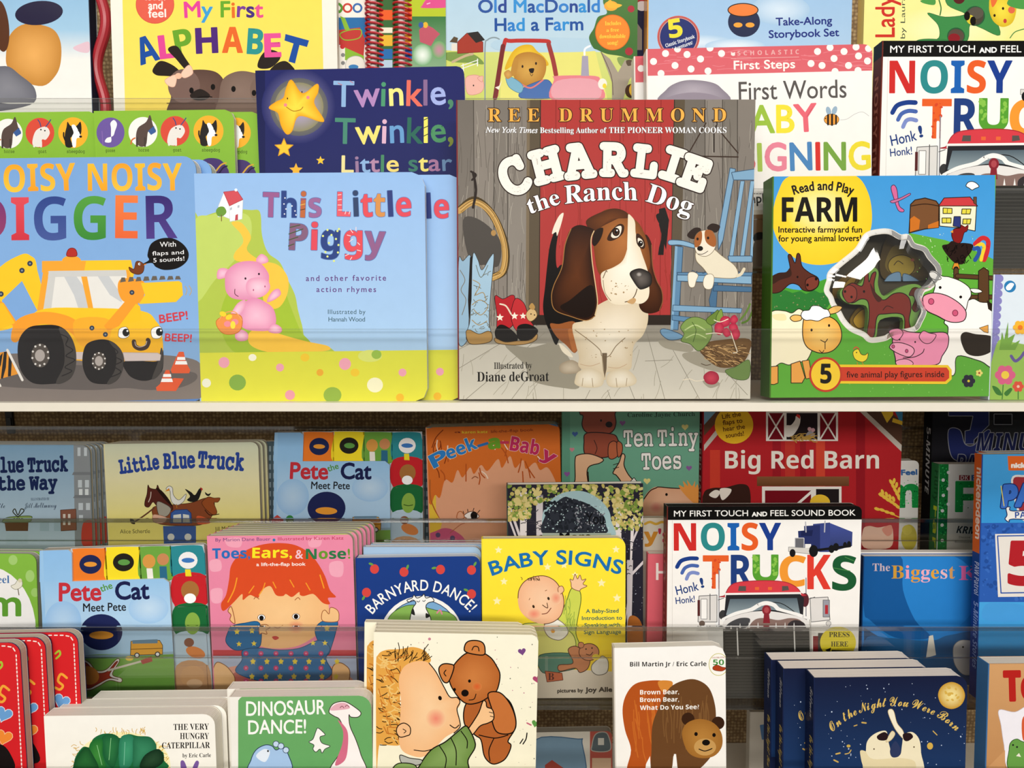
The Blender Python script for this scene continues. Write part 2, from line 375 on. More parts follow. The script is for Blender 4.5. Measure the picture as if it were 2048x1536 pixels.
def copy_book(key, label, dx=0, depth=0, up=0, group=None, row=None, tl=None, d=0, roll=0):
    b = BOOKS[key]; src = b['o']; c = src.copy(); COL.objects.link(c)
    for ch in src.children:
        k = ch.copy(); COL.objects.link(k); k.parent = c
        for g in ch.children: k2 = g.copy(); COL.objects.link(k2); k2.parent = k
    if tl:                                               # another copy in another row, its upper left corner where the photo shows it
        p = row.hit(*tl, d); mt = Matrix.Rotation(-LEAN, 4, 'X') @ Matrix.Rotation(-R(roll), 4, 'Y'); c.matrix_basis = Matrix.Translation(p - mt.to_3x3() @ Vector((-b['W']/2, 0, (p-row.p-NRM*d).dot(TALL)))) @ mt
    else: c.matrix_basis = src.matrix_basis @ Matrix.Translation((dx, depth, up))
    tag(c, label, 'book', group); return c
# ------------------------------------------------------------------ the fixture: back panel, shelf, clear trays
def zat(py, y): return on_y(1024, py, y).z
LIP = .065
U1 = Row(.65, zat(801, .65)); U2 = Row(.706, zat(378, .694)-.071); U3 = Row(.78, zat(196, .767)-LIP)
L3 = Row(.835, zat(1043, .822)-LIP); L2 = Row(.735, zat(1397, .735)); L1 = Row(.65, zat(1330, .65)-.155); L0 = Row(.80, zat(1440, .80)-.15)
L4 = Row(.905, zat(856, .893)-LIP)
BACK = .985
mb = MB(); mb.box((-1.6, BACK, .2), (1.6, BACK+.02, 2.3), (1, 1, 1)); tag(mb.build('wall_back', M['panel']), 'woven brown panel behind the shelves', kind='structure')
mb = MB(); mb.box((-3, -3.2, -.02), (3, 1.2, 0), hx('8a8278')); tag(mb.build('floor', M['matte']), 'store floor', kind='structure')
def tilted(name, y, z): return empty(name, (0, y, z), Matrix.Rotation(-LEAN, 4, 'X'))
sh = tilted('display_shelf', .632, U1.z + (.632-.65)*math.tan(-LEAN))
mb = MB(); mb.box((-1.3, .004, -.0085), (1.3, .35, -.0005), (1, 1, 1)); mb.build('shelf_board', M['shelf'], sh)
mb = MB(); mb.prism([(-1.3, -.0078), (1.3, -.0078), (1.3, -.0005), (-1.3, -.0005)], 0, .0042, (1, 1, 1)); mb.build('front_edge', M['shelf'], sh)
for x in (-1.28, 1.28):
    mb = MB(); mb.prism([(x-.004, -.09), (x+.004, -.09), (x+.004, -.0086), (x-.004, -.0086)], .03, .349, (1, 1, 1)); mb.build('bracket', M['shelf'], sh)
tag(sh, 'cream steel shelf board crossing the middle of the rack', 'shelf')
mb = MB(); q = on_y(22, 840, BACK); mb.box((q.x-.0045, BACK-.004, q.z-.018), (q.x+.0045, BACK-.0002, q.z+.012), hx('0c0b0a')); mb.box((q.x-.003, BACK-.0055, q.z-.008), (q.x+.003, BACK-.0039, q.z+.004), hx('222'))
tag(mb.build('bracket_slot', M['plastic']), 'black slotted bracket on the brown panel at the far left', 'bracket')
def tray(row, lipy, depth, lip, label, x0=-1.25, x1=1.25, plate=True, rim='rim'):
    o = tilted('book_tray', lipy, row.z + (lipy-row.y)*math.tan(-LEAN)); t = .003; l = lip/math.cos(LEAN)
    if plate:
        mb = MB(); mb.box((x0, t, -.0035), (x1, depth, -.0006), (1, 1, 1)); mb.build('tray_base', M['clear'], o)
    mb = MB(); mb.box((x0, 0, -.0035), (x1, t-.0001, l-.0046), (1, 1, 1)); mb.build('front_lip', M['clear' if plate else 'thin'], o)
    if not plate:
        mb = MB(); mb.box((x0, 0, l-.0046), (x1, t, l-.0036), (1, 1, 1)); mb.build('rolled_rim', M['fine'], o); return tag(o, label, 'book tray', 'clear acrylic book trays')
    mb = MB(); out = [(-.0006, l-.0045), (t+.0006, l-.0045), (t+.0006, l-.0008), (t-.0004, l), (0, l), (-.0006, l-.0008)]
    for i in range(len(out)):
        a, b = out[i], out[(i+1) % len(out)]; mb.face([(x0, a[0], a[1]), (x1, a[0], a[1]), (x1, b[0], b[1]), (x0, b[0], b[1])], (1, 1, 1))
    for x in (x0, x1): mb.face([(x, a, b) for a, b in out], (1, 1, 1))
    mb.build('rolled_rim', M[rim], o)
    mb = MB(); mb.box((x0, -.0011, l*.60), (x1, -.0001, l*.60+.0012), (1, 1, 1)); mb.build('lip_groove', M[rim], o)
    if plate:
        mb = MB(); mb.box((x0, -.0012, -.0052), (x1, .0029, -.0036), (1, 1, 1)); mb.build('tray_edge', M['rim'], o)
    return tag(o, label, 'book tray', 'clear acrylic book trays')
tray(U1, .637, .05, zat(653, .637)-U1.z, 'clear acrylic lip in front of the brown hound picture book', plate=False)
tray(U2, .694, .05, .071, 'clear acrylic tray holding the dark blue star book', rim='fine')
tray(U3, .767, .08, LIP, 'clear acrylic tray holding the yellow alphabet book, topmost of the rack', rim='fine')
tray(L4, .893, .06, LIP, 'empty clear acrylic tray just under the shelf board')
tray(L3, .822, .06, LIP, 'clear acrylic tray holding the red barn and orange-haired baby books')
tray(L2, .722, .08, zat(1263, .722)-L2.z, 'clear acrylic tray holding the pink book of the red-haired toddler, nearest of the lower trays')
tray(L1, .638, .078, .05, 'clear acrylic tray under the lowest front books, out of sight at the bottom')
mb = MB(); mb.box((-1.3, .56, L0.z-.03), (1.3, BACK-.001, L0.z-.006), (1, 1, 1)); lo = empty('display_shelf', (0, 0, 0))
mb.build('shelf_board', M['shelf'], lo)
mb = MB(); mb.box((-1.3, .552, L0.z-.036), (1.3, .5599, L0.z-.004), (1, 1, 1)); mb.build('front_edge', M['shelf'], lo)
tag(lo, 'cream steel shelf board below the lowest books', 'shelf')
# ================================================================== UPPER RACK, front row
book('hound', 'picture_book', U1, (915, 200), (1511, 199), 798, .012, '8a837a', '''
P 7b746b/8d867c 910,190 1520,190 1520,660 910,660
P 726b63/837b72 912,190 948,190 948,655 912,655
P 867e75/8f877d 948,190 988,190 988,655 948,655
P 7a736a/8a8279 988,190 1016,190 1016,655 988,655
P 837b72/908980 1016,190 1055,190 1055,655 1016,655
P 6f6860/857e75 1369,190 1410,190 1410,655 1369,655
P 8a8279/7c756c 1410,190 1445,190 1445,655 1410,655
P 777067/8c857b 1445,190 1475,190 1475,655 1445,655
P 847c73/79726a 1475,190 1515,190 1515,655 1475,655
K a29b8f 1 60 60 915,200 1080,640 90 6
K 645d55 1 70 70 915,200 1080,640 90 6
K 645d55 1 60 60 1360,200 1515,620 90 6
K a29b8f 1 60 50 1360,200 1515,620 90 6
L 4a443d 1.6 947,200 950,620
L 4a443d 1.6 988,200 988,620
L 4a443d 1.6 1017,200 1014,600
L 4a443d 1.6 1410,200 1410,620
L 4a443d 1.6 1445,200 1445,620
L 4a443d 1.6 1475,200 1474,620
P 5d5140 1054,190 1082,190 1079,648 1051,648
P 7a6b55 1054,190 1060,190 1057,648 1051,648
P 5d5140 1348,190 1370,190 1360,648 1340,648
L 2c251d 1.5 1081,198 1078,645
L 2c251d 1.5 1349,198 1340,640
P b03a36/ad3a38 1082,190 1348,190 1340,640 1079,640
K 983029 1.2 60 40 1085,200 1340,600 90 5
K c04c46 1.2 50 30 1085,200 1340,600 90 5
L 8a2a26 1.4 1112,200 1110,600
L 8a2a26 1.4 1160,200 1160,500
L 8a2a26 1.4 1240,200 1240,420
L 8a2a26 1.4 1290,200 1290,560
L 8a2a26 1.4 1322,200 1320,630
P 2e2620 1060,630 1345,630 1345,650 1060,650
P 8f897d/c2bba9 912,652 1515,652 1515,810 912,810
P c9c3b5/d8d3c6 912,690 1515,680 1515,810 912,810
L 8b8475 1 1060,652 912,740
L 8b8475 1 1090,665 930,800
L 8b8475 1 1105,690 1022,800
L 8b8475 1 1290,652 1330,800
L 8b8475 1 1320,652 1400,800
L 8b8475 1 1370,655 1495,790
L 8b8475 1 1012,652 915,700
L 8b8475 1 1215,780 1222,800
L 8b8475 1 1180,780 1170,800
L 8b8475 1 1258,770 1270,800
L 8b8475 1 1290,722 1345,720
K aaa392 1 40 45 925,690 1500,795 110 30
S 9a9484 1010,690 1060,695 1118,690 1160,770 1120,775 1060,760 1050,730
S a49d8c 1320,680 1380,690 1380,704 1330,696
S a49d8c 1368,706 1440,705 1480,740 1440,745 1380,725
C 4a3a1c 15 920,420 950,400 985,430 1010,490 1008,540 985,555
C c39a57 12 918,422 950,404 985,430 1008,490 1006,540 984,556
C 7a5a2a 1.2 920,418 952,400 988,428 1011,488 1009,538 986,552
C 8a6a35 1.2 922,424 950,406 983,432 1004,490 1001,538 984,553
C e0bd7c 1 920,421 951,403 986,429 1010,490 1006,541 984,556
C 2a211c 5 946,345 952,380 946,415
C 2a211c 4 942,343 952,350 944,360
S 4f4a45 926,440 960,440 1000,480 998,530 975,530 940,520
E b28a52 5 6 987,466
S 93b4cc:3a3a3a:1.2 917,524 926,522 940,510 942,540 938,640 935,680 916,680
S a3c3d8:3a3a3a:1.2 946,508 956,520 964,540 980,515 988,512 982,580 978,640 982,668 972,682 936,682 934,664 940,640 942,580
C 6c7468 1.4 952,530 962,555 976,530
C a68a55 1.6 946,560 960,570 950,590 966,585 972,600
C a68a55 1.6 944,610 960,600 976,612 962,630 948,620
C 7a7466 1.4 920,540 930,560 922,580 932,600 924,630
C a68a55 1.6 944,640 958,650 974,642
K 6d6a58 1.2 10 26 943,540 976,660 60 120
P 1d1916 940,515 945,512 943,600 938,645 936,600
S b08a50:4a3418:1.2 932,664 940,660 958,668 976,662 984,668 982,682 960,688 938,686
S b4252c:3a1416:1.2 990,592 1006,598 1024,590 1030,600 1026,650 996,660 994,630
S bf2f34:3a1416:1.2 1030,598 1046,604 1054,622 1060,640 1066,655 1036,664 1022,634
* f2ead8 8 1000,635 1029,632
* f2ead8 7 1046,632
C e6d8c0 3 1000,608 1012,612 1022,628
S 1b1715:0a0908:1 990,664 1000,650 1016,655 1034,672 1030,684 998,682
S 1b1715 1036,652 1056,648 1076,660 1066,676 1044,682 1034,672
S b48d55:4a3418:1.2 990,676 1010,684 1034,682 1060,680 1074,668 1072,680 1052,688 1024,690 994,686
S d2b27c:6a4a20:1 1052,628 1060,618 1070,620 1074,632 1064,642 1056,640
S b58d50 1058,614 1064,606 1070,614 1066,620
E 2a1a10 1.4 1.4 1062,628 1069,630
C 3a2a20 2.4 1412,246 1374,312
C 3a2a20 2.4 1431,252 1476,306
C 3a2a20 2.6 1374,312 1476,314
L 241a14 2.5 1428,262 1428,304
C 241a14 2 1424,240 1434,246 1430,260
P 1e1a18 1318,418 1330,415 1338,440 1332,500 1326,480 1318,450
S 1e1a18 1312,430 1332,426 1330,444 1322,452
P 1e1a18 1324,440 1333,440 1329,480 1327,510 1316,510 1318,495 1322,480
P 7ea6c4:35506a:1.4 1460,336 1471,338 1446,480 1437,500 1436,470
P 7ea6c4:35506a:1.4 1463,345 1510,338 1509,360 1467,360
P 86aecb:35506a:1 1481,362 1489,362 1466,515 1458,515
P 86aecb:35506a:1 1501,362 1509,362 1488,515 1480,515
P 86aecb:35506a:1 1506,400 1510,400 1506,515 1500,515
P 7ea6c4:35506a:1.4 1456,512 1504,512 1504,524 1458,524
S 8ab2cf:35506a:1.4 1336,484 1342,480 1368,482 1390,490 1388,496 1360,490 1340,490
P 5f88aa:35506a:1.4 1350,492 1366,494 1362,560 1356,660 1342,660 1348,560 1352,520
P 84acc9 1350,492 1355,493 1346,660 1341,660
P 4a6f90:2a4058:1 1430,555 1436,560 1432,622 1424,640 1418,600
P 5f88aa:35506a:1.4 1354,545 1505,545 1503,552 1356,552
P 87aeca:35506a:1.4 1354,550 1503,552 1503,568 1354,562
P 4a6f90:2a4058:1 1428,570 1503,574 1503,584 1426,582
P 7ea6c4:35506a:1.2 1346,610 1484,617 1482,626 1345,622
P 5f88aa:35506a:1.2 1344,630 1390,636 1390,646 1344,640
S 6f97b8:35506a:1.4 1321,660 1332,658 1360,668 1365,676 1340,680 1324,670
K 35506a 1.2 10 10 1380,546 1480,546 -20 2
S e9dfc6:8a7a60:1.2 1394,500 1420,494 1444,512 1468,530 1476,546 1470,556 1440,556 1420,552 1406,536 1392,520
C e2d5b8 6 1474,552 1482,548 1488,538
S f3ead6:8a7a60:1 1376,548 1386,544 1396,550 1392,562 1388,574 1378,572
S f3ead6:8a7a60:1 1410,552 1422,548 1428,556 1424,576 1412,578 1406,568
S 2e211b 1374,470 1388,456 1402,458 1396,474 1384,478
S 2e211b 1414,456 1424,447 1440,452 1434,464 1424,464
S f0e6d2:7a6a50:1 1390,474 1402,462 1424,462 1432,480 1428,500 1414,512 1398,510 1390,498
S a5602f 1390,474 1402,462 1404,476 1400,490 1390,494
S a5602f 1410,462 1424,462 1432,480 1428,494 1412,484
E 1c120c 2.4 3 1395,478 1416,476
E 161210 6 5 1400,497
C 3a2a20 1.2 1396,508 1406,508 1416,502
F 7f5f3a 6b4d2b 1397,690 1440,680 1498,678 1498,705 1480,730 1440,735 1410,715
K c7a06a 1.4 22 40 1400,690 1480,728 15 25
K 4c331a 1.3 20 34 1400,690 1480,728 15 25
S 7f9a52:3f5528:1.2 1361,655 1372,640 1390,634 1410,640 1424,655 1420,680 1398,702 1380,688 1362,682 1368,668
C b7c987 2.5 1370,660 1390,650 1410,660
C b7c987 2 1372,676 1392,668 1412,676
C 4d6630 1.4 1384,644 1392,660 1386,684
S 6a8538:34491c:1 1412,640 1430,624 1436,620 1440,632 1424,650
S 7f9a45:34491c:1 1432,636 1442,618 1446,634 1440,648
C 63803a 4 1480,640 1492,625 1500,608
C 55722f 4 1484,646 1496,640 1505,622
F d0435a a82440 1440,640 1448,632 1460,636 1458,650 1444,654
F d0435a a82440 1462,634 1470,630 1476,640 1468,648 1460,644
F d0435a a82440 1430,650 1440,644 1448,656 1440,670 1430,664
F d0435a a82440 1460,648 1472,648 1476,660 1466,664 1458,658
F d0435a a82440 1444,662 1454,656 1462,668 1452,674
F d0435a a82440 1464,662 1476,658 1480,670 1472,680 1462,672
C f0e4cc 1.6 1428,640 1440,644 1456,638
C f0e4cc 1.6 1412,668 1430,666 1444,668
C f0e4cc 1.6 1462,666 1470,690 1474,704 1466,706
S 6f8a4c:3f5528:1 1450,742 1470,734 1498,720 1497,756 1470,758
S a59e8f 1405,762 1425,760 1440,768 1420,776
F cf4358 a5253f 1408,750 1420,742 1434,746 1438,758 1430,768 1416,768 1408,760
C f0e4cc 1.6 1366,760 1380,758 1392,762 1408,760
S 15110f 1126,430 1112,455 1100,490 1094,535 1090,575 1086,612 1090,640 1100,665 1112,690 1124,670 1160,650 1180,600 1160,560 1126,530 1114,535 1112,500 1118,460
S efe5d2 1127,426 1118,432 1108,452 1104,468 1112,464 1114,472 1118,462 1124,442
S 96562c 1100,648 1118,648 1150,644 1160,680 1150,706 1132,690 1112,672
S b06a36 1136,660 1152,664 1156,690 1146,704
S efe4cd 1118,686 1136,700 1146,714 1136,712 1124,702
F cdbfa9 a3937c 1118,736 1124,726 1144,720 1160,730 1160,744 1140,748 1124,746
F f1e7d3 d8c6a6 1145,650 1170,640 1196,610 1250,590 1290,612 1296,640 1286,670 1268,690 1264,720 1258,740 1214,745 1208,760 1160,736 1158,714 1152,690
C 8b765a 1.6 1150,660 1180,682 1200,700 1204,712 1218,712 1232,692 1250,676
C b39f80 1.4 1204,712 1206,738 1210,752
P 6f5d47 1204,706 1214,706 1213,738 1209,756 1207,738
F f4ecdb d9c9ab 1150,758 1156,744 1178,736 1196,742 1206,752 1206,768 1192,775 1164,774 1150,768
F f4ecdb d9c9ab 1213,764 1216,748 1236,738 1256,740 1272,756 1270,768 1250,774 1222,774
C a48f70 1.2 1166,756 1164,772
C a48f70 1.2 1184,756 1186,774
C a48f70 1.2 1232,756 1234,774
C a48f70 1.2 1254,756 1252,772
C c9a989 1.2 1160,728 1180,732 1200,726
C c9a989 1.2 1216,734 1236,736 1254,728
X b09670 1.6 26 1170,640 1280,720
F 5a3016 341809 1290,470 1303,488 1304,530 1312,560 1322,580 1325,600 1320,620 1300,627 1284,622 1278,606 1290,580 1296,560 1290,520
C 8a5a34 1.5 1303,490 1305,530 1313,560 1323,580 1325,602 1319,620
F b5713a 7b4318 1186,455 1203,424 1230,417 1252,424 1268,438 1280,450 1292,475 1298,500 1300,530 1290,545 1240,560 1200,550 1188,500
F 703c18 4b260f 1172,442 1203,424 1230,417 1252,424 1256,436 1240,436 1222,444 1206,452 1186,464
F fdf6e6 eadcc0 1256,430 1264,434 1270,445 1272,470 1284,508 1296,545 1298,580 1290,598 1272,606 1240,610 1220,604 1206,580 1202,560 1204,545 1228,534 1246,520 1256,490 1258,460
S f0e4ca 1266,590 1280,576 1297,572 1297,594 1286,606 1272,606
C 6e5740 1.6 1206,556 1212,542 1214,544
C 5a4530 1.8 1250,604 1262,600 1270,590 1274,578
C 8a745a 1.2 1206,560 1210,585 1222,602
S caa06c 1254,604 1266,596 1272,600 1266,608
X a98d66 1.8 16 1220,560 1262,590
F 6a625c 14110f 1259,548 1266,540 1282,537 1300,546 1304,560 1300,572 1284,579 1276,576 1266,562
R b8b0a8 4a4440 1278,549 6 5
S 3a2010 1214,478 1222,462 1238,448 1248,452 1246,466 1236,476 1222,482
S f3e8d6 1222,470 1230,456 1242,452 1242,464 1236,474 1226,476
E 1a0f08 7.5 8.5 1232,464
E 4a2a14 5 6 1232,464
E 0d0805 3 3.6 1232,464
E fff 1.6 1.6 1234,461
S 3a2010 1272,470 1278,468 1288,480 1290,494 1284,498 1274,488
S f3e8d6 1276,476 1284,480 1287,490 1282,494 1276,486
E 1a0f08 5 6 1281,487
E fff 1.3 1.3 1282,485
F 5f3114 2a1307 1186,458 1160,450 1142,458 1133,478 1128,510 1124,534 1112,560 1104,590 1108,616 1124,628 1150,635 1172,641 1188,634 1195,608 1191,578 1186,545 1182,495 1186,464
S 1b0d06 1140,600 1180,570 1190,590 1188,622 1172,636 1140,628 1120,614
C d9bb8a 2 1188,462 1182,480 1184,520 1191,570 1195,605 1190,630
C a1713c 1.6 1142,458 1130,490 1124,534 1108,570 1103,595 1110,620 1142,633 1172,641 1190,632
S 24140b 1190,462 1206,456 1202,476 1190,492 1184,484
T r f3b24e 976,243 1452,243 26 k o3a230f:1.6 "REE DRUMMOND
T i fff 971,265 1075,266 11 f.5 o443c36:.6 "New York Times
T r fff 1080,266 1213,266 11 o443c36:.6 "Bestselling Author of
T r fff 1218,266 1453,266 11.5 o443c36:.6 "THE PIONEER WOMAN COOKS
T m f7f2e8 1020,393 1064,372 66 f10 o2a1c16:2.2 "C
T m f7f2e8 1074,368 1128,354 62 f10 o2a1c16:2.2 "H
T m f7f2e8 1134,357 1190,351 64 f10 o2a1c16:2.2 "A
T m f7f2e8 1203,349 1252,350 60 f10 o2a1c16:2.2 "R
T m f7f2e8 1265,349 1308,354 58 f10 o2a1c16:2.2 "L
T m f7f2e8 1320,352 1355,363 60 f10 o2a1c16:2.2 "I
T m f7f2e8 1356,366 1402,382 60 f10 o2a1c16:2.2 "E
T r fff 1060,428 1122,407 31 o3a231a:1.6 "the
T r fff 1130,408 1275,401 36 w4 o3a231a:1.6 "Ranch
T r fff 1290,402 1380,431 37 o3a231a:1.6 "Dog
T r 2a2520 988,738 1064,737 13 "Illustrated by
T r 1d1915 954,763 1098,762 19 "Diane deGroat
''', 'large picture book of a droopy-eared brown hound before a red door', style='hard', spine='7a2a2c', mtl='gloss')

book('digger', 'board_book', U1, (-115, 318), (391, 312), 806, .012, '7ea9dc', '''
P 7ba6da/8fb8e6 -120,300 400,300 400,820 -120,820
P 5f87c8 0,768 400,768 400,810 0,810
S 7f7672/8a807b -130,720 60,706 160,700 300,708 385,718 404,740 402,786 380,798 -130,800
S 6b6462 -20,755 40,735 140,730 260,735 340,742 388,745 392,760 360,775 300,780 250,776 190,780 100,778 0,772
T b f6a62e/f9c843,f9b83c/f6a02e 8,384 152,380 54 f.4 j2 "OISY
T b f8b83c/f6a22e -50,385 -4,385 54 f.4 "N
T b f9c03a/f6a62e,f6a02e/fac545 176,382 364,380 54 f.4 j2 "NOISY
T b 7a3a72/97446a,e0505a/cf3a48,34498c/4a5c9c,58a044/3f8a3c,f08044/e8683c,3a2c70/52408a -52,481 355,476 86 j2 "DIGGER
S fdc92f -60,640 -10,545 40,510 62,512 74,535 78,640 40,650 10,660 -20,660
S 7fa9dc 4,600 40,560 50,565 76,612 78,640 30,650
P fdc92f -20,560 50,512 72,530 88,590 74,620 44,562 0,604 -20,610
P f2a33a -6,598 8,606 34,645 26,652 -6,620
P fbc02d -20,610 6,606 30,646 0,658 -20,660
E 3a4554 5.5 5.5 44,541 60,527 2,588
E 8a94a0 2 2 44,541 60,527 2,588
P fdc92f 84,522 262,520 268,548 264,562 86,546
P f6a83a 84,522 172,522 168,545 84,545
S f6a83a 126,522 130,514 142,512 156,514 160,522
S b6342f:7a1f1c:1.2 134,512 136,500 144,496 152,500 153,512
P e8e6e0 96,543 255,540 278,622 84,624
P cfcfcc 96,543 112,543 102,622 84,624
P c9ccce 124,545 146,543 180,590 178,622 158,620 148,590
P c9ccce 190,544 212,543 240,585 244,605 220,590
P f6a83a 160,542 172,542 188,624 178,624
P f6a83a 86,545 98,544 86,624 74,624
P f6a83a 250,540 258,540 280,622 270,622
P cfcfcc 98,542 252,540 254,552 96,554
S fdca30/f6b430 74,622 180,616 284,622 312,642 324,668 318,720 240,728 140,720 60,720 40,680
S f4a035 22,676 34,640 80,624 130,630 160,650 162,690 140,664 90,648 56,660 34,684
S f8b035 150,640 220,640 210,690 160,690
S f4a035 238,562 252,556 286,562 290,580 282,604 260,606 244,600 236,580
P fdc92f 282,566 358,562 364,566 366,590 352,604 278,608 290,590
P fcc42c 270,607 280,612 284,640 240,650
P f4a035 256,596 276,602 238,652 216,662 208,652
P 6a6258 240,565 252,563 250,555 243,555
P 6a6258 256,564 268,562 266,554 259,554
P 6a6258 271,563 283,562 281,554 274,554
P 6a6258 286,562 299,561 297,553 289,553
P 6a6258 302,561 315,560 313,552 305,552
P 6a6258 318,560 331,559 329,552 321,552
P 6a6258 334,560 347,559 345,552 337,552
P 6a6258 350,559 362,559 359,552 352,552
E 3a4554 5 5 264,585 184,656 211,669
E 8a94a0 1.8 1.8 264,585 184,656 211,669
S 7a4023:4a2412:1 262,544 258,534 268,538 272,524 280,523 288,530 286,544 276,549
E fff 2.6 2.6 279,528
E 111 1.4 1.4 280,528
P e8862f 288,527 294,528 288,531
S 1a1716 295,510 302,488 322,477 346,477 366,488 377,505 374,522 356,536 330,540 312,534 304,526 286,528 298,520
T s fff 320,494 352,493 10 "With
T s fff 305,511 368,508 8 "flaps and
T s fff 307,525 369,521 8.5 "5 sounds!
C c9a04a 1.2 370,572 374,580 371,590
C c9a04a 1.2 378,571 383,581 379,591
T s d24350 320,646 376,638 16 f1 j3 "BEEP!
T s d24350 330,682 383,684 15 f1 j3 "BEEP!
P d9cbc9 140,704 240,704 240,722 140,718
S 2a2829 36,716 38,680 56,656 84,650 118,652 140,670 152,702 150,740 134,762 100,768 66,766 44,745
S 4a4644 118,655 140,670 152,702 150,740 134,762 112,766 128,730 128,690
C 2a2829 2 120,668 136,676 132,690 146,700 132,712 150,720 130,734 144,742 124,752
E 5a534e 18 24 81,711
E b8b0ac 10 12 80,711
E e6e2de 2.2 2.2 80,690 71,693 90,693 66,703 96,704 65,716 97,716 71,728 89,728 80,731
S 2a2829 165,716 172,690 192,680 216,680 236,692 248,716 244,745 228,765 200,768 180,762 168,742
S 4a4644 218,682 238,694 248,716 244,745 228,765 214,767 230,740 232,705
C 2a2829 2 222,692 236,704 228,712 244,722 228,732 242,744 222,754
E 5a534e 14 18 198,722
E b8b0ac 8 10 198,722
E e6e2de 1.8 1.8 198,706 190,709 206,709 186,717 210,717 186,727 210,727 191,735 205,735 198,738
S 2a2829 250,722 318,722 326,700 327,725 322,745 300,760 276,760 256,748
S 4a4644 316,724 323,695 327,720 320,748 304,758
P d9cbc9:b9aaa6:1 246,705 316,706 322,710 320,721 250,722
S fff:6a5a3a:1 237,666 240,657 252,654 258,662 258,672 248,677 238,674
S fff:6a5a3a:1 302,664 306,656 320,653 325,664 320,676 306,676
E 222 7 8 252,665 319,664
E fff 2 2 255,662 322,661
C 4a3a34 9 268,683 270,692 280,697 292,694 297,684 296,680
C c9b8ae 1.4 270,683 272,691 280,694 291,690 294,682
P e8613c 338,762 348,756 368,757 352,782 320,782 318,775
P ea633c:ea633c:1 352,716 358,704 367,704 372,726 380,740 378,746 344,746 342,740
P fff 355,714 370,714 371,720 354,720
P fff 352,722 373,722 375,729 350,729
P ea633c 326,752 332,740 339,740 346,770 351,775 348,782 314,782 312,775 320,768
P fff 327,748 342,748 343,754 326,754
P fff 324,757 344,757 346,764 322,764
P f4a035 0,705 18,702 36,748 0,758
P 2a2829 0,712 6,705 2,730 0,735
P 2a2829 8,704 14,703 12,735 6,757 2,757
P 2a2829 18,706 24,722 22,752 16,753
L f3efe9 5 15,700 45,760
L f3efe9 4 -5,762 1,772
''', 'blue board book of a smiling yellow digger, at the left end of the front row', r=.011, mtl='gloss', spine='6f9ad0', page='e8e4da')

